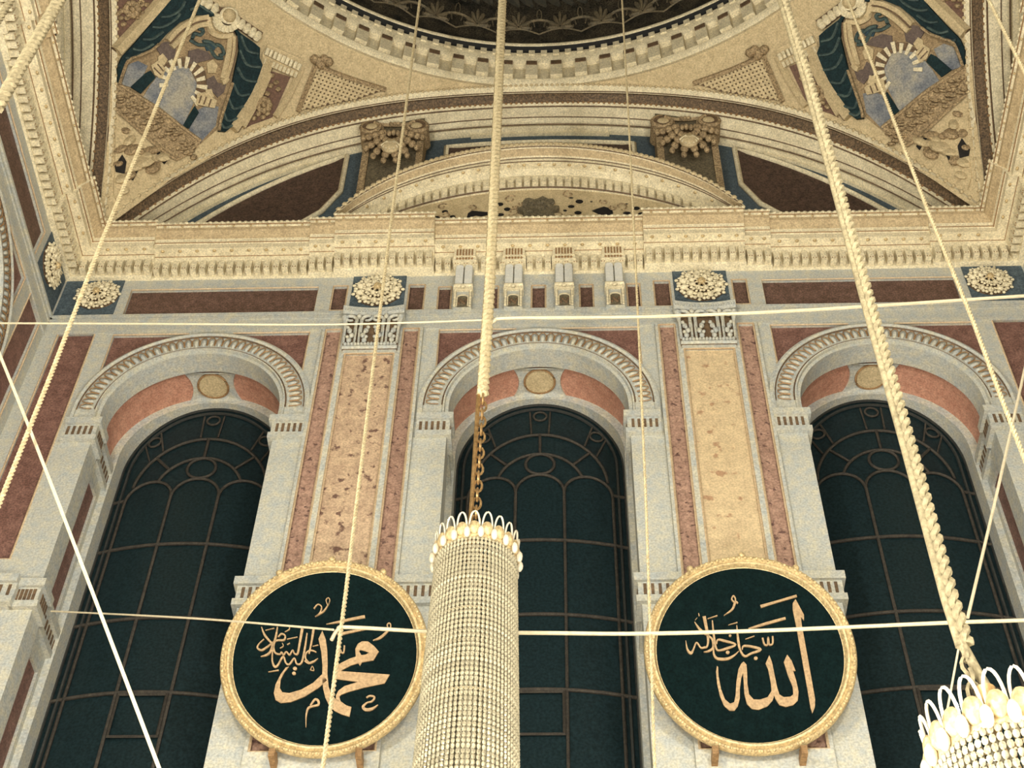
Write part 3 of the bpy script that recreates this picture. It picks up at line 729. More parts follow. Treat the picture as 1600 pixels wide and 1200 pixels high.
# ------------------------------------------------------------------ volute brackets between lunette and arch
def make_volute(s, lab):
    cx = 2.30 * s; zv = onY(586, 206, -.1).z
    t = thing('volute_bracket', (cx, .28, 20.9), lab, 'bracket', 'volute brackets under the great arch')
    foot = lambda x: zo(cx + x) + .015
    bdy = MB().rings([[(cx + x, y, z or foot(x)) for x, y in ((-.46, .28), (-.46, .02 - dy), (.46, .02 - dy), (.46, .28))] for z, dy in ((0, -.1), (21.5, 0), (22.1, .08), (22.5, .14))], True)
    bdy.build('bracket_body', OLIVE, t, 0)
    for e in (-1, 1):
        MB().rings([[(cx + e*x, y, z or foot(e*x)) for x, y in ((.37, .1), (.37, -.02 - dy), (.475, -.02 - dy), (.475, .28))] for z, dy in ((0, -.1), (21.5, 0), (22.1, .08))], True).build('edge_strip', STUC, t, 0)
        v = MB(); c = Vector((cx + e*.355, -.16, zv))
        v.tube([c + Vector((e*(.185 - .0045*i)*cos(-.4*i + pi/2), -.003*i, (.185 - .0045*i)*sin(-.4*i + pi/2))) for i in range(16)], [.042 - .0008*i for i in range(16)], 7)
        v.lathe([(.0, .03), (.19, .03), (.20, -.30), (.0, -.30)], 24, Matrix.Translation(c + Vector((0, .03, 0))) @ Matrix.Rotation(pi/2, 4, 'X'))
        vo = v.build('volute', STUC, t, 60)
        c2 = c + Vector((0, -.03, 0)); Mx = Matrix.Translation(c2) @ Matrix.Rotation(pi/2, 4, 'X')
        MB().lathe([(.095, .0), (.10, .02), (.145, .02), (.15, .0)], 24, Mx).build('volute_groove', SHADE, vo, 0)
        MB().ball(c2, (.10, .035, .10), 14, 8).build('volute_eye', BUFF, vo, 60)
    lv = MB()
    for k in range(8):
        a = -pi*.06 - pi*.88*k/7
        for q, r in ((.30, .075), (.46, .085), (.62, .08), (.76, .06)):
            lv.ball((cx + q*.62*cos(a), -.14 - .06*(1 - q), zv - .12 + q*1.12*sin(a)), (r*.8, .05, r*1.1), 8, 5)
    lv.build('leaf_fan', STUC, t, 60)
    MB().ball((cx, -.22, zv - .66), (.15, .09, .17), 14, 9).build('shell_boss', BUFF, t, 60)
    rb = MB()
    for k in range(7): a = pi*1.08 + pi*.84*k/6; rb.tube([(cx + .05*cos(a), -.305, zv - .62 + .05*sin(a)), (cx + .15*cos(a), -.25, zv - .64 + .17*sin(a))], [.008, .02], 5)
    rb.build('shell_ribs', PLASTER, t, 60)
    MB().box(cx - .34, cx + .34, -.06, .2, zv - .20, zv + .10).build('shadow_block', SHADE, t, 0)  # dark solid block painting the shadow between the volutes
    cr = MB()
    for k in range(7): cr.ball((cx - .21 + .07*k, -.16, zv - .16 + .02*(k % 2)), (.04, .05, .065), 7, 5)
    for k in range(3): cr.ball((cx - .06 + .06*k, -.17, zv + .12), .034, 7, 5)
    cr.tube([(cx - .36, -.13, zv + .20), (cx - .1, -.14, zv + .13), (cx + .1, -.14, zv + .13), (cx + .36, -.13, zv + .20)], .03, 6)
    cr.build('crest', STUC, t, 60)
    return t
make_volute(-1, 'left volute bracket with shell, between pediment and great arch')
make_volute(1, 'right volute bracket with shell, between pediment and great arch')

# ------------------------------------------------------------------ the two lettered round boards
TILT = radians(17)
def catmull(pts, k=6):
    out = []
    P = [pts[0]] + list(pts) + [pts[-1]]
    for i in range(1, len(P) - 2):
        for j in range(k):
            t = j/k
            out.append(tuple(.5*((2*P[i][c]) + (-P[i-1][c] + P[i+1][c])*t + (2*P[i-1][c] - 5*P[i][c] + 4*P[i+1][c] - P[i+2][c])*t*t + (-P[i-1][c] + 3*P[i][c] - 3*P[i+1][c] + P[i+2][c])*t**3) for c in range(len(pts[0]))))
    out.append(tuple(pts[-1])); return out
class Crop:
    def __init__(s, x0, y0, k): s.x0, s.y0, s.k = x0, y0, k
    def __call__(s, pts): return [(s.x0 + p[0]/s.k, s.y0 + p[1]/s.k) for p in pts]
def make_board(cx, lab, polys, strokes, dots):
    c = Vector((cx, -.45, 11.165)); u = Vector((1, 0, 0)); v = Vector((0, -sin(TILT), cos(TILT))); n = u.cross(v)   # n points into the hall
    if n.y > 0: n = -n
    R = 1.05
    t = thing('round_board', (cx, -.1, 10.16), lab, 'round board', 'lettered round boards')
    M = Matrix(((u.x, v.x, n.x, c.x), (u.y, v.y, n.y, c.y), (u.z, v.z, n.z, c.z), (0, 0, 0, 1)))
    MB().lathe([(.9, -.05), (1.03, -.06), (1.05, -.02), (1.052, .02), (1.04, .05), (1.015, .06), (1.0, .045), (.99, .035), (.975, .055), (.955, .055), (.94, .03), (.932, .005), (.90, .0)], 96, M).build('board_frame', GILT, t, 50)
    bds = MB()
    for k in range(110):
        a = 2*pi*k/110; bds.ball(M @ Vector((1.022*cos(a), 1.022*sin(a), .052)), .021, 6, 4)
    for a in (pi*.5, pi*.33, pi*.67): bds.ball(M @ Vector((1.06*cos(a), 1.06*sin(a), .02)), .04, 7, 5)
    bds.build('frame_beading', GILT, t, 60)
    MB().lathe([(.0, .004), (.94, .004)], 96, M).build('board_panel', BOARD, t, 0)
    let = MB()
    def fr(h):
        p0 = c + n*h
        return lambda x, y: onplane(x, y, c + n*.012, n) + n*(h - .012)
    for lp in polys: let.plate(lp, fr(.02), fr(.004))
    for pts in strokes:
        q = catmull(pts, 5); L = []; Rr = []
        for i, p in enumerate(q):
            a = q[max(0, i-1)]; b = q[min(len(q)-1, i+1)]; dx, dy = b[0]-a[0], b[1]-a[1]; d = max(1e-6, sqrt(dx*dx + dy*dy))
            h = max(.25, p[2]/2); L.append((p[0] - dy/d*h, p[1] + dx/d*h)); Rr.append((p[0] + dy/d*h, p[1] - dx/d*h))
        f, b_ = fr(.022), fr(.004)
        let.rings([[f(*l), f(*r), b_(*r), b_(*l)] for l, r in zip(L, Rr)], True)
    for x, y, r in dots: let.plate([ell(x, y, r, r*.9, 10)], fr(.021), fr(.004))
    let.build('gold_lettering', LETTER, t, 0)
    for d in (-.42, .42):
        ft = MB()
        p = c + u*d - v*(R*.93)
        ft.tube([p + n*-.05, (p.x, -.05, p.z - .05), (p.x, 0, p.z - .05)], .025, 6); ft.box(p.x - .03, p.x + .03, p.y - .1, -.0, p.z - .13, p.z - .04)
        ft.build('wall_hook', DULLGILT, t, 0)
    bt = MB(); top = c + v*(R*.95)
    bt.tube([top + n*-.04, (top.x, -.03, top.z + .02)], .02, 6); bt.build('hanging_rod', SHADE, t, 0)
    return t
def st(crop, pts, w):
    """stroke: crop pixels -> photo pixels with a width for each point"""
    w = w if isinstance(w, (list, tuple)) else [w]*len(pts)
    q = crop(pts); return [(a[0], a[1], ww/crop.k) for a, ww in zip(q, w)]
A1 = Crop(390, 920, 8.0); A2 = Crop(480, 940, 6.314); A4 = Crop(340, 870, 3.75); B3 = Crop(1060, 920, 9.23); B4 = Crop(1110, 920, 5.717)
polysL = [
 [A2([(150,290),(183,370),(198,480),(202,600),(200,720),(212,840),(240,920),(285,965),(330,985),(385,1025),(437,1042),(418,1137),(340,1115),(270,1080),(215,1025),(180,950),(158,860),(148,760),(152,640),(140,500),(112,370)])],
 [A2([(285,975),(285,925),(310,880),(370,835),(500,795),(380,778),(255,762),(255,690),(330,688),(815,722),(765,808),(560,850),(400,895),(335,920),(318,940),(330,985)])],
 [A2([(265,665),(330,610),(420,565),(480,545),(475,470),(500,420),(540,395),(600,395),(660,440),(707,495),(655,580),(600,590),(540,602),(520,635),(505,610),(430,632),(350,675),(330,690),(258,692)]), A2([(512,490),(525,478),(570,490),(610,505),(580,525),(535,530)])],
 [A4([(612,690),(560,740),(490,780),(420,800),(380,795),(365,770),(370,720),(390,680),(418,645),(400,650),(370,690),(340,750),(330,800),(340,840),(370,858),(430,852),(510,820),(590,770),(642,725)])]]
strL = [st(A2, [(190,225),(310,203),(450,172),(570,150)], [5,20,25,28]), st(A2, [(300,330),(420,302),(600,268)], [26,24,14]),
 st(A2, [(650,385),(720,358),(790,298),(812,272)], [6,24,18,8]), st(A2, [(812,290),(790,235),(810,215),(825,235),(815,290)], 12),
 st(A2, [(285,512),(320,512),(328,475),(340,505),(362,500),(368,435)], 14),
 st(A2, [(585,950),(620,932),(665,945),(640,985),(590,1000),(552,1040),(580,1068),(640,1060),(700,1020)], [14,16,18,16,14,26,30,26,5]),
 st(A4, [(518,1000),(520,930),(532,888),(560,876),(590,868),(590,845),(570,838),(545,872)], [3,8,12,10,12,14,12,10]),
 st(A4, [(565,305),(588,280),(610,295),(600,330),(572,352)], [8,6,7,8,4]), st(A4, [(572,352),(620,322),(645,288),(655,270)], [4,9,6,4]), st(A4, [(645,285),(636,255),(650,242),(658,258),(648,285)], 5),
 st(A1, [(150,480),(190,580),(260,665),(290,705),(260,790),(210,830),(140,850)], [10,26,24,32,28,24,8]),
 st(A1, [(180,632),(120,690),(100,740),(150,770),(220,730),(330,652),(430,642),(445,590),(400,565),(360,605)], [10,14,22,24,22,20,22,20,20,16]),
 st(A1, [(350,480),(330,600),(300,720),(320,800),(380,820),(400,795),(425,828),(460,790),(500,828),(540,770),(560,810),(600,815),(625,700),(660,500)], [12,26,24,22,20,18,20,18,20,16,18,24,26,34]),
 st(A1, [(290,760),(285,900),(315,975),(355,955),(420,850),(455,930),(500,945),(560,870),(590,940),(650,925),(690,760),(720,555)], [14,20,28,22,22,20,22,18,20,22,24,14]),
 st(A1, [(690,900),(740,930),(800,912),(855,872)], [20,26,22,6]), st(A1, [(835,795),(770,772),(712,802),(700,870),(740,925)], [14,18,18,18,20]), st(A1, [(802,500),(780,640),(745,815)], [30,24,16]),
 st(A1, [(200,522),(310,495)], 9), st(A1, [(470,632),(600,605)], 9), st(A1, [(235,1042),(365,1020)], [6,16]), st(A1, [(790,722),(860,705)], 8), st(A1, [(440,542),(495,512),(500,478)], [5,12,10]),
 st(A1, [(410,680),(422,720),(380,745)], 9), st(A1, [(760,1022),(785,970),(805,1022),(760,1018)], 9), st(A1, [(470,700),(490,690),(505,680)], 10)]
def dt(crop, x, y, r): q = crop([(x, y)])[0]; return (q[0], q[1], r/crop.k)
dotL = [dt(A1, 568, 1000, 26), dt(A1, 556, 1060, 24)]
make_board(-2.125, 'left round black board with dense gold Arabic lettering, crossed by a thin rope', polysL, strL, dotL)
polysR = [
 [B4([(760,95),(790,150),(835,235),(835,285),(808,255),(815,320),(880,680),(935,990),(932,1060),(910,1115),(893,1060),(880,980),(830,700),(770,360),(735,190),(735,130)])],
 [B4([(685,590),(725,645),(760,735),(738,735),(765,820),(787,920),(780,1000),(740,1040),(675,1057),(615,1040),(580,985),(570,955),(555,1000),(510,1050),(430,1083),(370,1075),(325,1030),(303,940),(297,850),(292,755),(275,800),(262,900),(262,980),(245,1050),(215,1090),(170,1090),(120,1045),(85,960),(60,850),(50,740),(58,690),(68,700),(72,780),(95,900),(130,990),(175,1028),(212,1015),(225,950),(232,830),(250,720),(275,670),(297,652),(322,680),(328,760),(330,850),(345,945),(385,990),(440,992),(510,970),(545,915),(540,850),(515,720),(492,670),(525,595),(550,660),(570,760),(595,880),(615,945),(655,970),(715,965),(740,945),(735,880),(690,770),(655,655)])]]
strR = [st(B4, [(448,160),(600,115),(770,65)], [26,20,22]), st(B4, [(340,360),(500,312),(670,265)], [14,24,22]),
 st(B4, [(465,440),(482,498),(510,500),(515,435),(525,498),(555,490),(555,425)], 15),
 st(B4, [(215,125),(190,95),(205,65),(222,90),(222,118)], 12), st(B4, [(245,132),(222,122),(195,185),(120,240)], [12,20,18,4]),
 st(B3, [(105,750),(130,880),(180,930),(215,880),(260,780),(320,850),(370,850),(415,830),(425,700),(370,400)], [8,26,40,24,22,22,26,26,34,48]),
 st(B3, [(232,480),(310,590),(430,680),(490,740),(498,850),(440,900),(365,915)], [8,34,26,28,30,30,8]),
 st(B3, [(488,460),(512,700),(540,850),(580,892),(700,862),(825,808),(680,758),(570,738),(552,800)], [16,30,28,24,34,24,32,26,14]),
 st(B3, [(510,800),(508,930),(545,1000),(620,1018),(720,1008),(810,960),(870,900)], [14,26,34,38,36,24,10]),
 st(B3, [(840,530),(862,750),(890,885),(955,975),(1050,935),(1185,880),(1060,838),(940,828),(920,885)], [12,34,28,30,30,34,32,26,12]),
 st(B3, [(420,435),(560,390)], [8,16]), st(B3, [(720,525),(850,488)], [6,14]), st(B3, [(965,730),(1095,685)], [8,14]), st(B3, [(290,355),(300,395)], [8,16]), st(B3, [(240,455),(270,420)], 6)]
dotR = [dt(B3, 710, 920, 28), dt(B3, 1115, 1005, 28), dt(B3, 745, 680, 20)]
make_board(2.125, 'right round black board with bold gold Arabic letters and gilt frame', polysR, strR, dotR)

# ------------------------------------------------------------------ painted pendentives
P3 = Crop(170, 0, 5.216); P5 = Crop(160, 130, 5.217); P1 = Crop(0, 0, 2.857); P2 = Crop(480, 0, 2.857)
def make_mural(sgn, lab):
    base = onpend(300, 130); base = Vector((base.x*sgn, base.y, base.z))
    t = thing('pendentive_mural', base, lab, 'mural', 'painted pendentives')
    def F(o):
        def f(x, y):
            p = onpend(x, y, o); return (p.x*sgn, p.y, p.z)
        return f
    def patch(name, crop, loops, off, m, grid=14, th=.02, parent=None):
        out = []
        for lp in loops: out.append(MB().plate([crop(lp)], F(off), F(off - th), grid).build(name, m, parent or t, 0))
        return out
    def tubes(name, crop, lines, off, r, m, n=5, parent=None):
        f = F(off)
        for ln in lines:
            q = catmull(crop(ln), 4) if len(ln) > 2 else crop(ln)
            MB().tube([f(*p) for p in q], r, n).build(name, m, parent or t, 60)
    # canopy picture
    patch('picture_ground', P3, [[(60,700),(95,560),(300,420),(480,300),(600,220),(720,160),(850,140),(930,260),(1020,300),(1040,420),(1000,680),(930,860),(880,1060),(740,1180)]], .02, mat('dusky_paint', (142, 120, 90), (172, 148, 112), 12, .7, grain=.2, spec=.2))
    patch('painted_sky', P3, [[(470,560),(560,540),(650,560),(710,680),(690,830),(600,1035),(270,800),(330,700),(400,610)], [(150,530),(230,500),(310,540),(240,700),(170,715),(95,690)], [(720,900),(800,860),(890,875),(865,1030),(735,1172),(640,1090),(655,1040)]], .035, SKYP)
    patch('sunburst_ground', P3, [[(420,640),(440,540),(520,480),(600,470),(700,510),(780,580),(800,680),(780,760),(740,790),(700,800),(690,690),(660,600),(590,560),(500,580),(460,650)]], .03, SHADE)
    rays = []
    for k in range(12):
        a = -pi*1.02 + (pi*1.30)*k/11; c = Vector((590, 690)); d = .10
        r0, r1 = 118, 205 if k % 2 else 190
        rays.append([(c.x + r0*cos(a - .1), c.y + r0*1.1*sin(a - .1)), (c.x + r1*cos(a - .085), c.y + r1*1.1*sin(a - .085)), (c.x + r1*cos(a + .085), c.y + r1*1.1*sin(a + .085)), (c.x + r0*cos(a + .1), c.y + r0*1.1*sin(a + .1))])
    patch('sunburst', P3, rays, .06, PLASTER, None)
    patch('painted_arch_leaf', P3, [[(380,400),(430,350),(480,340),(540,400),(530,470),(470,500),(420,460)], [(640,420),(720,400),(800,430),(850,480),(780,500),(700,520),(640,530)], [(790,650),(850,620),(880,680),(950,690),(930,760),(880,800),(830,740),(790,720)], [(650,470),(700,420),(640,420)]], .045, MAUVE, None)
    patch('painted_arch_leaf', P3, [[(790,520),(840,490),(880,540),(860,600),(800,600)], [(390,470),(430,440),(470,490),(440,540),(395,520)], [(780,740),(830,730),(850,800),(790,790)]], .05, BUFF, None)
    tubes('scroll_ornament', P3, [[(650,330),(720,370),(800,380),(860,470),(920,480)], [(720,240),(760,250),(740,290),(690,280),(670,320)], [(860,370),(900,380),(930,440),(890,460)], [(760,340),(820,350),(870,390)]], .055, .03, CURTL)
    patch('scroll_core', P3, [[(750,330),(840,340),(860,410),(790,420)]], .05, TEALP, None)
    patch('painted_column', P3, [[(330,580),(370,640),(250,770),(165,715),(290,600)], [(690,870),(725,925),(645,1055),(588,1040)]], .06, CURT, None)
    patch('column_capital', P3, [[(330,540),(390,500),(450,570),(420,650),(360,620)], [(710,770),(770,760),(870,830),(850,890),(790,880),(700,860)]], .075, BUFF, None)
    tubes('capital_flutes', P3, [[(350,560),(410,620)], [(380,530),(430,590)], [(740,790),(720,850)], [(780,800),(760,860)], [(820,820),(800,880)]], .08, .013, SHADE, 4)
    tubes('arch_moulding', P3, [[(470,340),(560,240),(680,170),(800,140)], [(500,390),(590,300),(700,220),(790,200)], [(1010,300),(1000,450),(950,640),(910,680)], [(985,310),(970,450),(925,650)], [(800,150),(830,260),(900,300),(1000,290)]], .06, .055, BUFF)
    tubes('moulding_line', P3, [[(485,365),(575,270),(690,195),(795,170)], [(1030,300),(1020,450),(965,650)], [(995,305),(985,450),(938,645)]], .085, .02, SHADE, 4)
    # teal curtain
    cu = patch('curtain', P3, [[(440,0),(600,-40),(740,-20),(870,110),(840,140),(700,130),(560,190),(450,290),(380,370),(320,420),(200,470),(130,500),(90,590),(58,700),(50,560),(90,470),(210,340),(330,200)],
                        [(990,210),(1060,280),(1160,350),(1220,400),(1215,480),(1250,560),(1180,740),(1100,870),(1010,1030),(940,1085),(880,1080),(890,1000),(930,870),(990,690),(1050,420),(1030,290)]], .10, CURT, 12, .06)
    cu, cu2 = cu
    tubes('curtain_fold', P3, [[(400,150),(480,140),(560,90),(600,20)], [(330,230),(420,230),(520,170),(560,120)], [(250,330),(330,330),(420,270)], [(170,410),(250,420),(340,370)], [(640,90),(700,60),(720,10)], [(110,480),(160,490),(230,455)], [(690,20),(760,80),(830,120)]], .115, .022, CURTL, 5, cu)
    tubes('curtain_fold', P3, [[(1060,300),(1110,420),(1200,450)], [(1050,420),(1110,540),(1220,560)], [(1030,560),(1090,660),(1190,680)], [(1000,700),(1050,790),(1130,780)], [(960,820),(1000,900),(1080,880)], [(920,930),(950,1000),(1030,980)], [(895,1020),(930,1060),(990,1040)]], .115, .022, CURTL, 5, cu2)
    tubes('curtain_fringe', P3, [[(60,700),(95,590),(135,505),(200,475),(320,425),(385,372)]], .12, .022, STUC, 5, cu)
    tubes('curtain_fringe', P3, [[(880,1080),(893,1000),(933,870),(992,690)]], .12, .022, STUC, 5, cu2)
    # shell and scalloped cornice
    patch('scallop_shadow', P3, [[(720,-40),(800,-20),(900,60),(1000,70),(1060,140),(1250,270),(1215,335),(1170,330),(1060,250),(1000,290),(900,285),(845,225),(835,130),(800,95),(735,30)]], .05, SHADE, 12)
    f = F(.10)
    patch('shell_ground', P3, [[(835,120),(840,190),(870,250),(930,285),(990,275),(1010,230),(1000,130),(950,80),(880,85)]], .07, SHADE, 12)
    sh = MB()
    for k in range(11):
        a = .15 + (pi + .35)*k/10
        q = P3([(950 + 55*cos(a), 165 + 55*sin(a)), (938 + 112*cos(a), 182 + 95*sin(a))]); sh.tube([f(*q[0]), f(*q[1])], [.028, .05], 6)
    sh.build('shell', PLASTER, t, 60)
    b_ = MB().ball(F(.12)(*P3([(960,138)])[0]), .11, 14, 10); b_.build('shell_boss', BUFF, t, 60)
    bq = P3([(960 + 62*cos(2*pi*k/20), 138 + 58*sin(2*pi*k/20)) for k in range(20)])
    MB().tube([F(.12)(*p) for p in bq], .03, 5, True).build('boss_rim', PLASTER, t, 60)
    for grp_ in (((762,-14),(812,12),(862,48)), ((1035,150),(1080,180),(1125,212),(1170,245),(1212,276))):
      sc_ = MB()
      for x, y in grp_:
        q = P3([(x, y), (x - 16, y + 32), (x - 28, y + 58)]); sc_.tube([F(.09)(*q[0]), F(.12)(*q[1]), F(.09)(*q[2])], [.045, .07, .05], 8)
      sc_.build('scallop_row', PLASTER, t, 60)
    # balustrade band and rubble below
    patch('balustrade', P5, [[(105,15),(210,70),(440,215),(640,370),(790,480),(770,530),(680,600),(600,640),(480,560),(330,430),(180,300),(105,230)]], .05, STUC)
    tubes('balustrade_rail', P5, [[(110,10),(270,110),(440,215),(640,370),(790,480)], [(105,240),(180,300),(330,430),(480,560),(590,635)]], .07, .026, STUC)
    kn = MB(); f6 = F(.06)
    for k in range(70):
        u = random.random(); v_ = random.random()
        x = 120 + 620*u; y = 40 + 460*u*.98 + 200*v_*(1 - .3*u)
        p = Vector(f6(*P5([(x, y)])[0])); r = .03 + .03*random.random()
        kn.tube([p + Vector((r*cos(i*1.05), r*.4*sin(i*1.05), r*sin(i*1.05))) for i in range(6)], .02, 4, True)
    kn.build('balustrade_scrolls', STUC, t, 60)
    patch('rubble_ground', P5, [[(100,400),(180,380),(260,500),(340,560),(420,600),(500,640),(400,740),(260,850),(170,940),(120,1000),(85,900),(95,700)]], .03, BUFF)
    rnd = random.Random(3)
    for i, (x, y, r) in enumerate(((180,390,.08),(215,470,.12),(390,550,.11),(470,600,.12),(230,545,.13),(320,640,.15),(400,690,.13),(250,690,.10),(200,760,.12),(140,780,.10),(140,540,.09),(160,880,.09),(300,560,.10),(345,590,.09),(120,660,.08))):
        p = F(.03)(*P5([(x, y)])[0]); Mr = Matrix.Rotation(rnd.random()*3, 3, 'Y')
        MB().ball(p, (r*(.8 + .7*rnd.random()), r*.45, r*(.6 + .6*rnd.random())), 7, 5, Mr).build('rubble_stone', BUFF if i % 2 else STUC, t, 25)
    patch('rubble_hollow', P5, [[(150,590),(185,650),(170,745),(100,730),(90,680)], [(285,660),(300,680),(240,800),(225,790)], [(420,530),(520,640),(495,670),(440,590)]], .055, mat('hollow', (26, 24, 22), (40, 36, 32), 9, .9), None)
    # flower panels with their frames
    patch('flower_panel', P3, [[(48,-60),(330,-60),(400,0),(48,370)]], .03, BRICK)
    patch('flower_panel', P1, [[(1195,315),(1295,345),(1215,525),(1120,560),(1085,580),(1120,480)]], .03, BRICK)
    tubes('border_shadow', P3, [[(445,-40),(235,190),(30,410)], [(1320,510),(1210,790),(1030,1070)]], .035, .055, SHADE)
    tubes('cream_border', P3, [[(470,-40),(260,200),(48,425)], [(1290,500),(1180,780),(1000,1060)]], .05, .10, BUFF)
    tubes('cream_border', P1, [[(1345,300),(1290,420),(1225,525)], [(1200,330),(1150,440),(1080,570)]], .05, .05, BUFF)
    def flower(fw, cr, x, y, r):
        for k in range(9):
            p = cr([(x + r*cos(2*pi*k/9), y + r*sin(2*pi*k/9))])[0]; fw.ball(F(.045)(*p), (r/cr.k*.0065, r/cr.k*.0065, r/cr.k*.0065), 7, 4)
        fw.ball(F(.07)(*cr([(x, y)])[0]), r/cr.k*.005, 7, 4)
    for cr, fl_, pts in ((P3, ((180, 82, 48), (255, 30, 20)), [(90,150),(110,200),(140,150),(70,110),(100,90),(230,150),(270,110),(300,40)]), (P1, ((1172, 472, 26),), [(1210,340),(1230,370),(1205,385),(1240,400),(1190,420),(1150,510),(1130,530),(1170,525),(1190,510)])):
        fw = MB()
        for q in fl_: flower(fw, cr, *q)
        for q in pts: fw.ball(F(.04)(*cr([q])[0]), (.05, .035, .06), 6, 4)
        fw.build('carved_flowers', STUC, t, 60)
    patch('small_capital', P1, [[(1165,245),(1190,200),(1350,270),(1330,355),(1170,290)]], .07, BUFF, 14)
    cf = MB(); f9 = F(.10)
    for k in range(9):
        q = P1([(1190 + 18*k, 222 + 8.6*k), (1178 + 18*k, 252 + 8.6*k)]); cf.tube([f9(*q[0]), f9(*q[1])], .035, 6)
        q = P1([(1182 + 17*k, 268 + 7.5*k), (1172 + 17*k, 292 + 7.5*k)]); cf.tube([f9(*q[0]), f9(*q[1])], .022, 5)
    cf.build('capital_beads', PLASTER, t, 60)
    # lattice
    tri = [(494,106),(600,141),(560,155),(520,163),(466,174),(478,140)]
    I = lambda p: p
    patch('lattice_ground', I, [tri], .03, SHADE, 12)
    la = MB(); fl = F(.05)
    def inside(x, y):
        c = False
        for i in range(len(tri)):
            x1, y1 = tri[i]; x2, y2 = tri[i-1]
            if (y1 > y) != (y2 > y) and x < (x2-x1)*(y-y1)/(y2-y1) + x1: c = not c
        return c
    for d1, d2 in (((.94, .34), (-.34, .94)), ((-.5, .87), (.87, .5))):
        for k in range(-18, 19):
            c0 = (525 + d2[0]*k*6.2, 145 + d2[1]*k*6.2); run = []
            for j in range(-90, 91):
                x, y = c0[0] + d1[0]*j, c0[1] + d1[1]*j
                if inside(x, y): run.append((x, y))
                elif run: break
            if len(run) > 3: la.tube([fl(*run[0]), fl(*run[len(run)//2]), fl(*run[-1])], .026, 4)
    la.build('lattice', BUFF, t, 0)
    tubes('lattice_border', I, [[(492,104),(478,140),(464,176)], [(494,104),(545,124),(602,142)]], .07, .04, STUC)
    fi = MB(); f7 = F(.08)
    for x, y in ((497,98),(505,94),(490,94),(500,103),(512,98)): fi.ball(f7(x, y), .08, 7, 4)
    fi.build('finial_leaf', STUC, t, 60)
    return t
make_mural(-1 if False else 1, 'left pendentive painting of teal curtains drawn from a sunburst sky')
make_mural(-1, 'right pendentive painting of teal curtains drawn from a sunburst sky')

# ------------------------------------------------------------------ chandeliers
def make_chandelier(loc, lab):
    ax, ay, az = loc
    t = thing('crystal_chandelier', (ax, ay, az - 3.2), lab, 'chandelier', 'long crystal chandeliers')
    def ringm(r, z, h, th=.012): return MB().lathe([(r - th, z), (r + th, z), (r + th, z + h), (r - th, z + h), (r - th, z)], 40, Matrix.Translation((ax, ay, 0)))
    cr = ringm(.33, az - .05, .05)
    for k in range(6):
        a = pi*k/3; cr.tube([(ax + .33*cos(a), ay + .33*sin(a), az - .02), (ax, ay, az + .06)], .012, 5)
    cr.build('crown_ring', GILT, t, 50)
    n = 20
    for k in range(n):
        a = 2*pi*k/n; e = Vector((-sin(a), cos(a), 0)); o = Vector((cos(a), sin(a), 0)); c = Vector((ax, ay, az))
        lp = MB().tube([c + o*(.335 + .02*sin(pi*i/12)) + e*(.043*cos(pi*i/12)) + Vector((0, 0, .04 + .19*sin(pi*i/12)**.8 if 0 < i < 12 else .0)) for i in range(13)], .0085, 5)
        if k == 0:
            lp.build('crown_loop', DROP, t, 60)
            MB().ball(c + o*.345 + Vector((0, 0, .05)), (.03, .05, .075), 8, 6).build('crown_leaf', GILT, t, 60)
            a2 = pi/n; MB().ball(c + Vector((cos(a2), sin(a2), 0))*.365 + Vector((0, 0, -.015)), (.03, .03, .06), 8, 6).build('pear_drop', DROP, t, 60)
            protos = [q for q in t.children if q.name.split('.')[0] in ('crown_loop', 'crown_leaf', 'pear_drop')]
        else:
            for p in protos:
                d = p.copy(); COL.objects.link(d); d.parent = t; d.rotation_euler = (0, 0, a)
    def strand(r0, r1, name):
        mb = MB(); k = 66
        for i in range(k):
            f = i/(k - 1); z = az - .06 - .047*i; r = r0 + (r1 - r0)*f
            mb.ball((ax + r, ay, z), (.017, .0165, .0235), 5, 4)
        return mb.build(name, CRYSTAL, t, 30)
    so = strand(.332, .40, 'crystal_strand')
    for k in range(1, 64):
        d = so.copy(); COL.objects.link(d); d.parent = t; d.rotation_euler = (0, 0, 2*pi*k/64)
    si = strand(.24, .30, 'crystal_strand')
    for k in range(1, 36):
        d = si.copy(); COL.objects.link(d); d.parent = t; d.rotation_euler = (0, 0, 2*pi*k/36 + .04)
    fn = MB().lathe([(.0, az + .36), (.03, az + .34), (.05, az + .38), (.035, az + .30), (.015, az + .24), (.035, az + .18), (.015, az + .12), (.05, az + .06), (.06, az)], 14, Matrix.Translation((ax - .03, ay, 0)))
    fn.build('finial', CHAINM, t, 50)
    rings_ = MB()
    for z, r in ((az - .8, .352), (az - 1.6, .37), (az - 2.4, .385), (az - 3.15, .40)): q = ringm(r - .022, z, .012, .006); rings_.add(q.v, q.f)
    rings_.build('hoop', GILT, t, 50)
    return t
pc = onY(744, 876, -3.0)
ch1 = make_chandelier((pc.x, pc.y, pc.z), 'tall cylindrical chandelier of crystal strands in front of the middle window')
pr = onY(1580, 1186, -6.5)
ch2 = copy_tree(ch1); ch2['label'] = 'brightly lit crystal chandelier cut off at the bottom right corner, with only its crown showing'
ch2.location = (pr.x, pr.y, pr.z - 3.2)
lamp('chandelier_or_fill_lamp', (pr.x - .1, pr.y - .9, pr.z - .7), 4, .12)

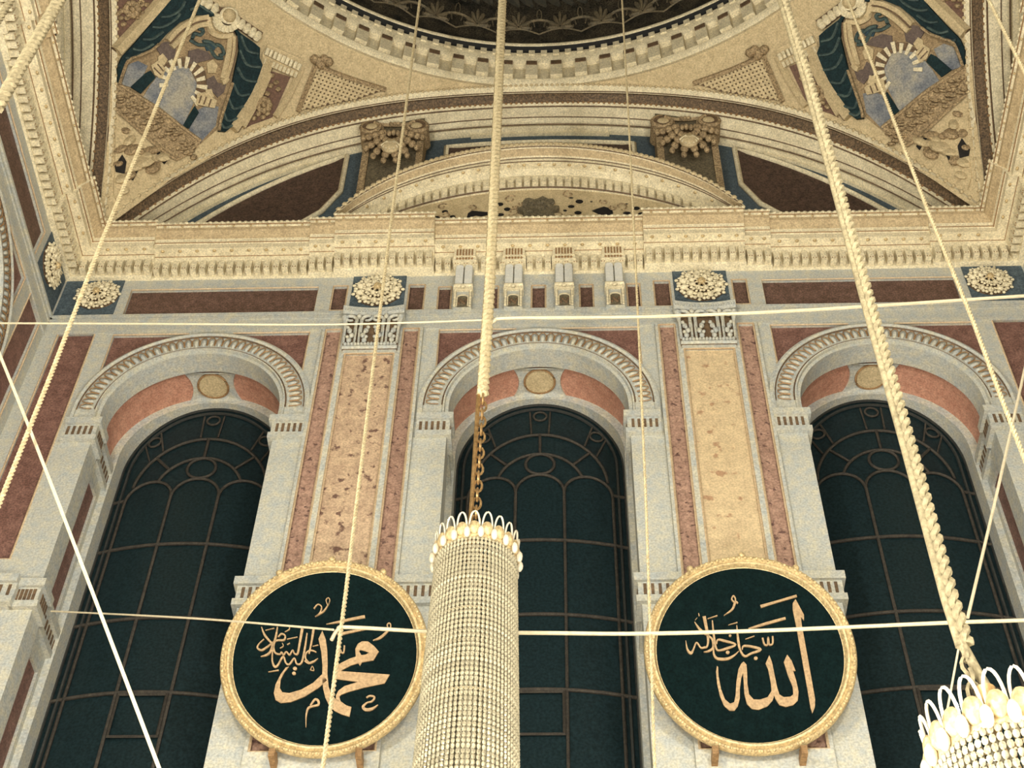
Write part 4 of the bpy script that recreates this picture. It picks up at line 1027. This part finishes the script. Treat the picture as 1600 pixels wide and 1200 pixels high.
# ------------------------------------------------------------------ ropes, chains and wires
def dense(pts, step):
    out = []
    for a, b in zip(pts, pts[1:]):
        n = max(1, int((b - a).length/step)); out += [a + (b - a)*(i/n) for i in range(n)]
    return out + [pts[-1]]
def twist(mb, pts, r, pitch, strands=2, n=5):
    q = dense(pts, pitch/7); L = 0; acc = [0]
    for a, b in zip(q, q[1:]): L += (b - a).length; acc.append(L)
    for s_ in range(strands):
        out = []
        for i, p in enumerate(q):
            tdir = (q[min(i+1, len(q)-1)] - q[max(0, i-1)]).normalized(); u = tdir.cross(Vector((0, 1, 0))).normalized(); v = tdir.cross(u)
            a = 2*pi*(acc[i]/pitch + s_/strands); out.append(p + (u*cos(a) + v*sin(a))*r*.5)
        mb.tube(out, r*.62, n)
    return mb
def links(mb, pts, r, step):
    q = dense(pts, step)
    for i in range(len(q) - 1):
        a, b = q[i], q[i+1]; d = (b - a); tdir = d.normalized(); u = tdir.cross(Vector((0, 1, 0))).normalized(); v = tdir.cross(u)
        s_ = u if i % 2 else v; c = (a + b)/2; h = d.length*.68
        mb.tube([c + tdir*(h*cos(2*pi*k/10)) + s_*(r*sin(2*pi*k/10)) for k in range(10)], r*.32, 5, True)
    return mb
def pix(pts, Y): return [onY(x, y, Y) for x, y in pts]
def extend(pts, ln): d = (pts[0] - pts[1]).normalized(); return [pts[0] + d*ln] + pts
def tagrope(o, lab, cat='rope', grp='suspension ropes'): return tag(o, lab, cat, grp)
c_up = extend(pix([(785, 0), (775, 230), (765, 450), (754, 618)], -3.0), 2.5)
tagrope(twist(MB(), c_up, .058, .17).build('wrapped_rope', ROPE, smooth=60, origin=c_up[-1]), 'thick cream wrapped rope coming down in the middle, above the brass chain')
c_ch = pix([(755, 618), (748, 740), (741, 850)], -3.0) + [Vector((pc.x, pc.y, pc.z + .06))]
chn = links(MB(), c_ch, .036, .10).build('chain', CHAINM, smooth=60, origin=c_ch[-1]); tag(chn, 'brass chain between the thick middle rope and the tall crystal chandelier', 'chain')
rod = MB().tube([p + Vector((-.045, .0, 0)) for p in c_ch[:-1]] , .022, 6).build('cable_sleeve', CHAINM, chn, 60)
main = extend(pix([(1222, 0), (1262, 130), (1298, 260), (1350, 455), (1420, 705), (1482, 935), (1506, 1010)], -6.5), 2.5)
mr_ = MB().tube([p + Vector((-.020, 0, 0)) for p in main], .021, 7).build('suspension_cable', CABLE, smooth=60, origin=main[-1])
tagrope(mr_, 'thickest cream cable at right, slanting down to the lit corner chandelier')
twist(MB(), [p + Vector((.016, -.012, 0)) for p in main], .034, .15).build('cable_chain', CABLE, mr_, 60)
MB().tube(pix([(1500, 1000), (1530, 1055), (1562, 1105), (1590, 1148)], -6.5), .024, 7).build('cable_tail', CABLE, mr_, 60)
links(MB(), pix([(1506, 1010), (1520, 1070), (1530, 1120), (1556, 1148)], -6.5), .030, .075).build('chain_tail', CABLE, mr_, 60)
lft = extend(pix([(95, -4), (50, 74), (-4, 168)], -7.0), 1.5)
tagrope(twist(MB(), lft, .046, .13).build('wrapped_rope', CABLE, smooth=60, origin=lft[-1]), 'thick bright wrapped rope crossing the top left corner')
lf2 = extend(pix([(30, -20), (-6, 38)], -6.5), 1.0)
tagrope(twist(MB(), lf2, .03, .12).build('wrapped_rope', CABLE, smooth=60, origin=lf2[-1]), 'short end of rope cut off by the very top left corner of the photo')
for pts, Y, r, lab in (
    ([(656, 0), (612, 340), (575, 640), (540, 930), (505, 1196)], -2.4, .020, 'thin rope hanging in front of the left volute bracket, left pilaster and left round board'),
    ([(972, 0), (982, 180), (990, 345), (1000, 560), (1010, 800), (1023, 1196)], -2.4, .014, 'faint thin rope hanging in front of the right edge of the middle window'),
    ([(312, 0), (240, 178), (160, 375), (80, 585), (-4, 795)], -4.2, .021, 'thin rope slanting across the left pendentive painting and down the left corner'),
    ([(1325, 0), (1386, 160), (1450, 329), (1520, 500), (1566, 625), (1604, 725)], -4.2, .019, 'thin rope slanting across the right pendentive painting and the right window arch'),
    ([(1545, 0), (1604, 118)], -5.2, .018, 'short thin rope crossing the top right corner')):
    q = extend(pix(pts, Y), 2.0); q.append(q[-1] + (q[-1] - q[-2]).normalized()*4.0); tagrope(twist(MB(), q, r, .09).build('thin_rope', ROPE, smooth=60, origin=q[-1]), lab, grp='thin ropes')
def wire(pts, Y, r, lab, Ys=None):
    q = [onY(x, y, (Ys[i] if Ys else Y)) for i, (x, y) in enumerate(pts)]
    def toward(a, b):                                  # carry an end that leaves the frame on to the side wall or 3 m down
        d = (b - a).normalized()
        return b + d*min(3.0, ((H - .02)*(1 if d.x > 0 else -1) - b.x)/d.x if abs(d.x) > 1e-3 else 3.0)
    if not (0 < pts[-1][0] < 1600 and 0 < pts[-1][1] < 1200): q.append(toward(q[-2], q[-1]))
    if not (0 < pts[0][0] < 1600 and 0 < pts[0][1] < 1200): q.insert(0, toward(q[1], q[0]))
    q = [Vector(p) for p in catmull([tuple(p) for p in q], 5)]
    tag(MB().tube(q, r, 6).build('tie_wire', WIRE, smooth=60, origin=q[0]), lab, 'wire', 'tie wires')
wire([(-6, 505), (250, 506), (520, 507), (762, 500)], -3.0, .010, 'thin level wire from the left edge to the thick middle rope, along the architrave')
wire([(764, 512), (772, 502), (800, 497), (1000, 495), (1250, 485), (1604, 462)], -3.0, .018, 'thick pale wire rising gently from the middle rope to the right edge')
wire([(80, 955), (300, 966), (521, 984)], 0, .010, 'thin wire from the left window to the thin rope before the left round board', [-.02, -1.2, -2.4])
wire([(518, 1000), (528, 984), (545, 980), (680, 987), (850, 989), (1000, 990), (1200, 985), (1480, 973), (1604, 969)], -2.4, .017, 'thick level wire running behind the tall chandelier and across the right round board')
wire([(-4, 545), (60, 705), (150, 940), (250, 1204)], -4.0, .015, 'pale wire slanting down from the left edge across the left window')
wire([(1606, 555), (1560, 760), (1512, 965)], -2.4, .016, 'pale wire slanting down from the right edge to the level wire')
wire([(1502, 990), (1480, 1110), (1463, 1204)], -2.4, .010, 'very thin wire dropping from the level wire beside the corner chandelier')
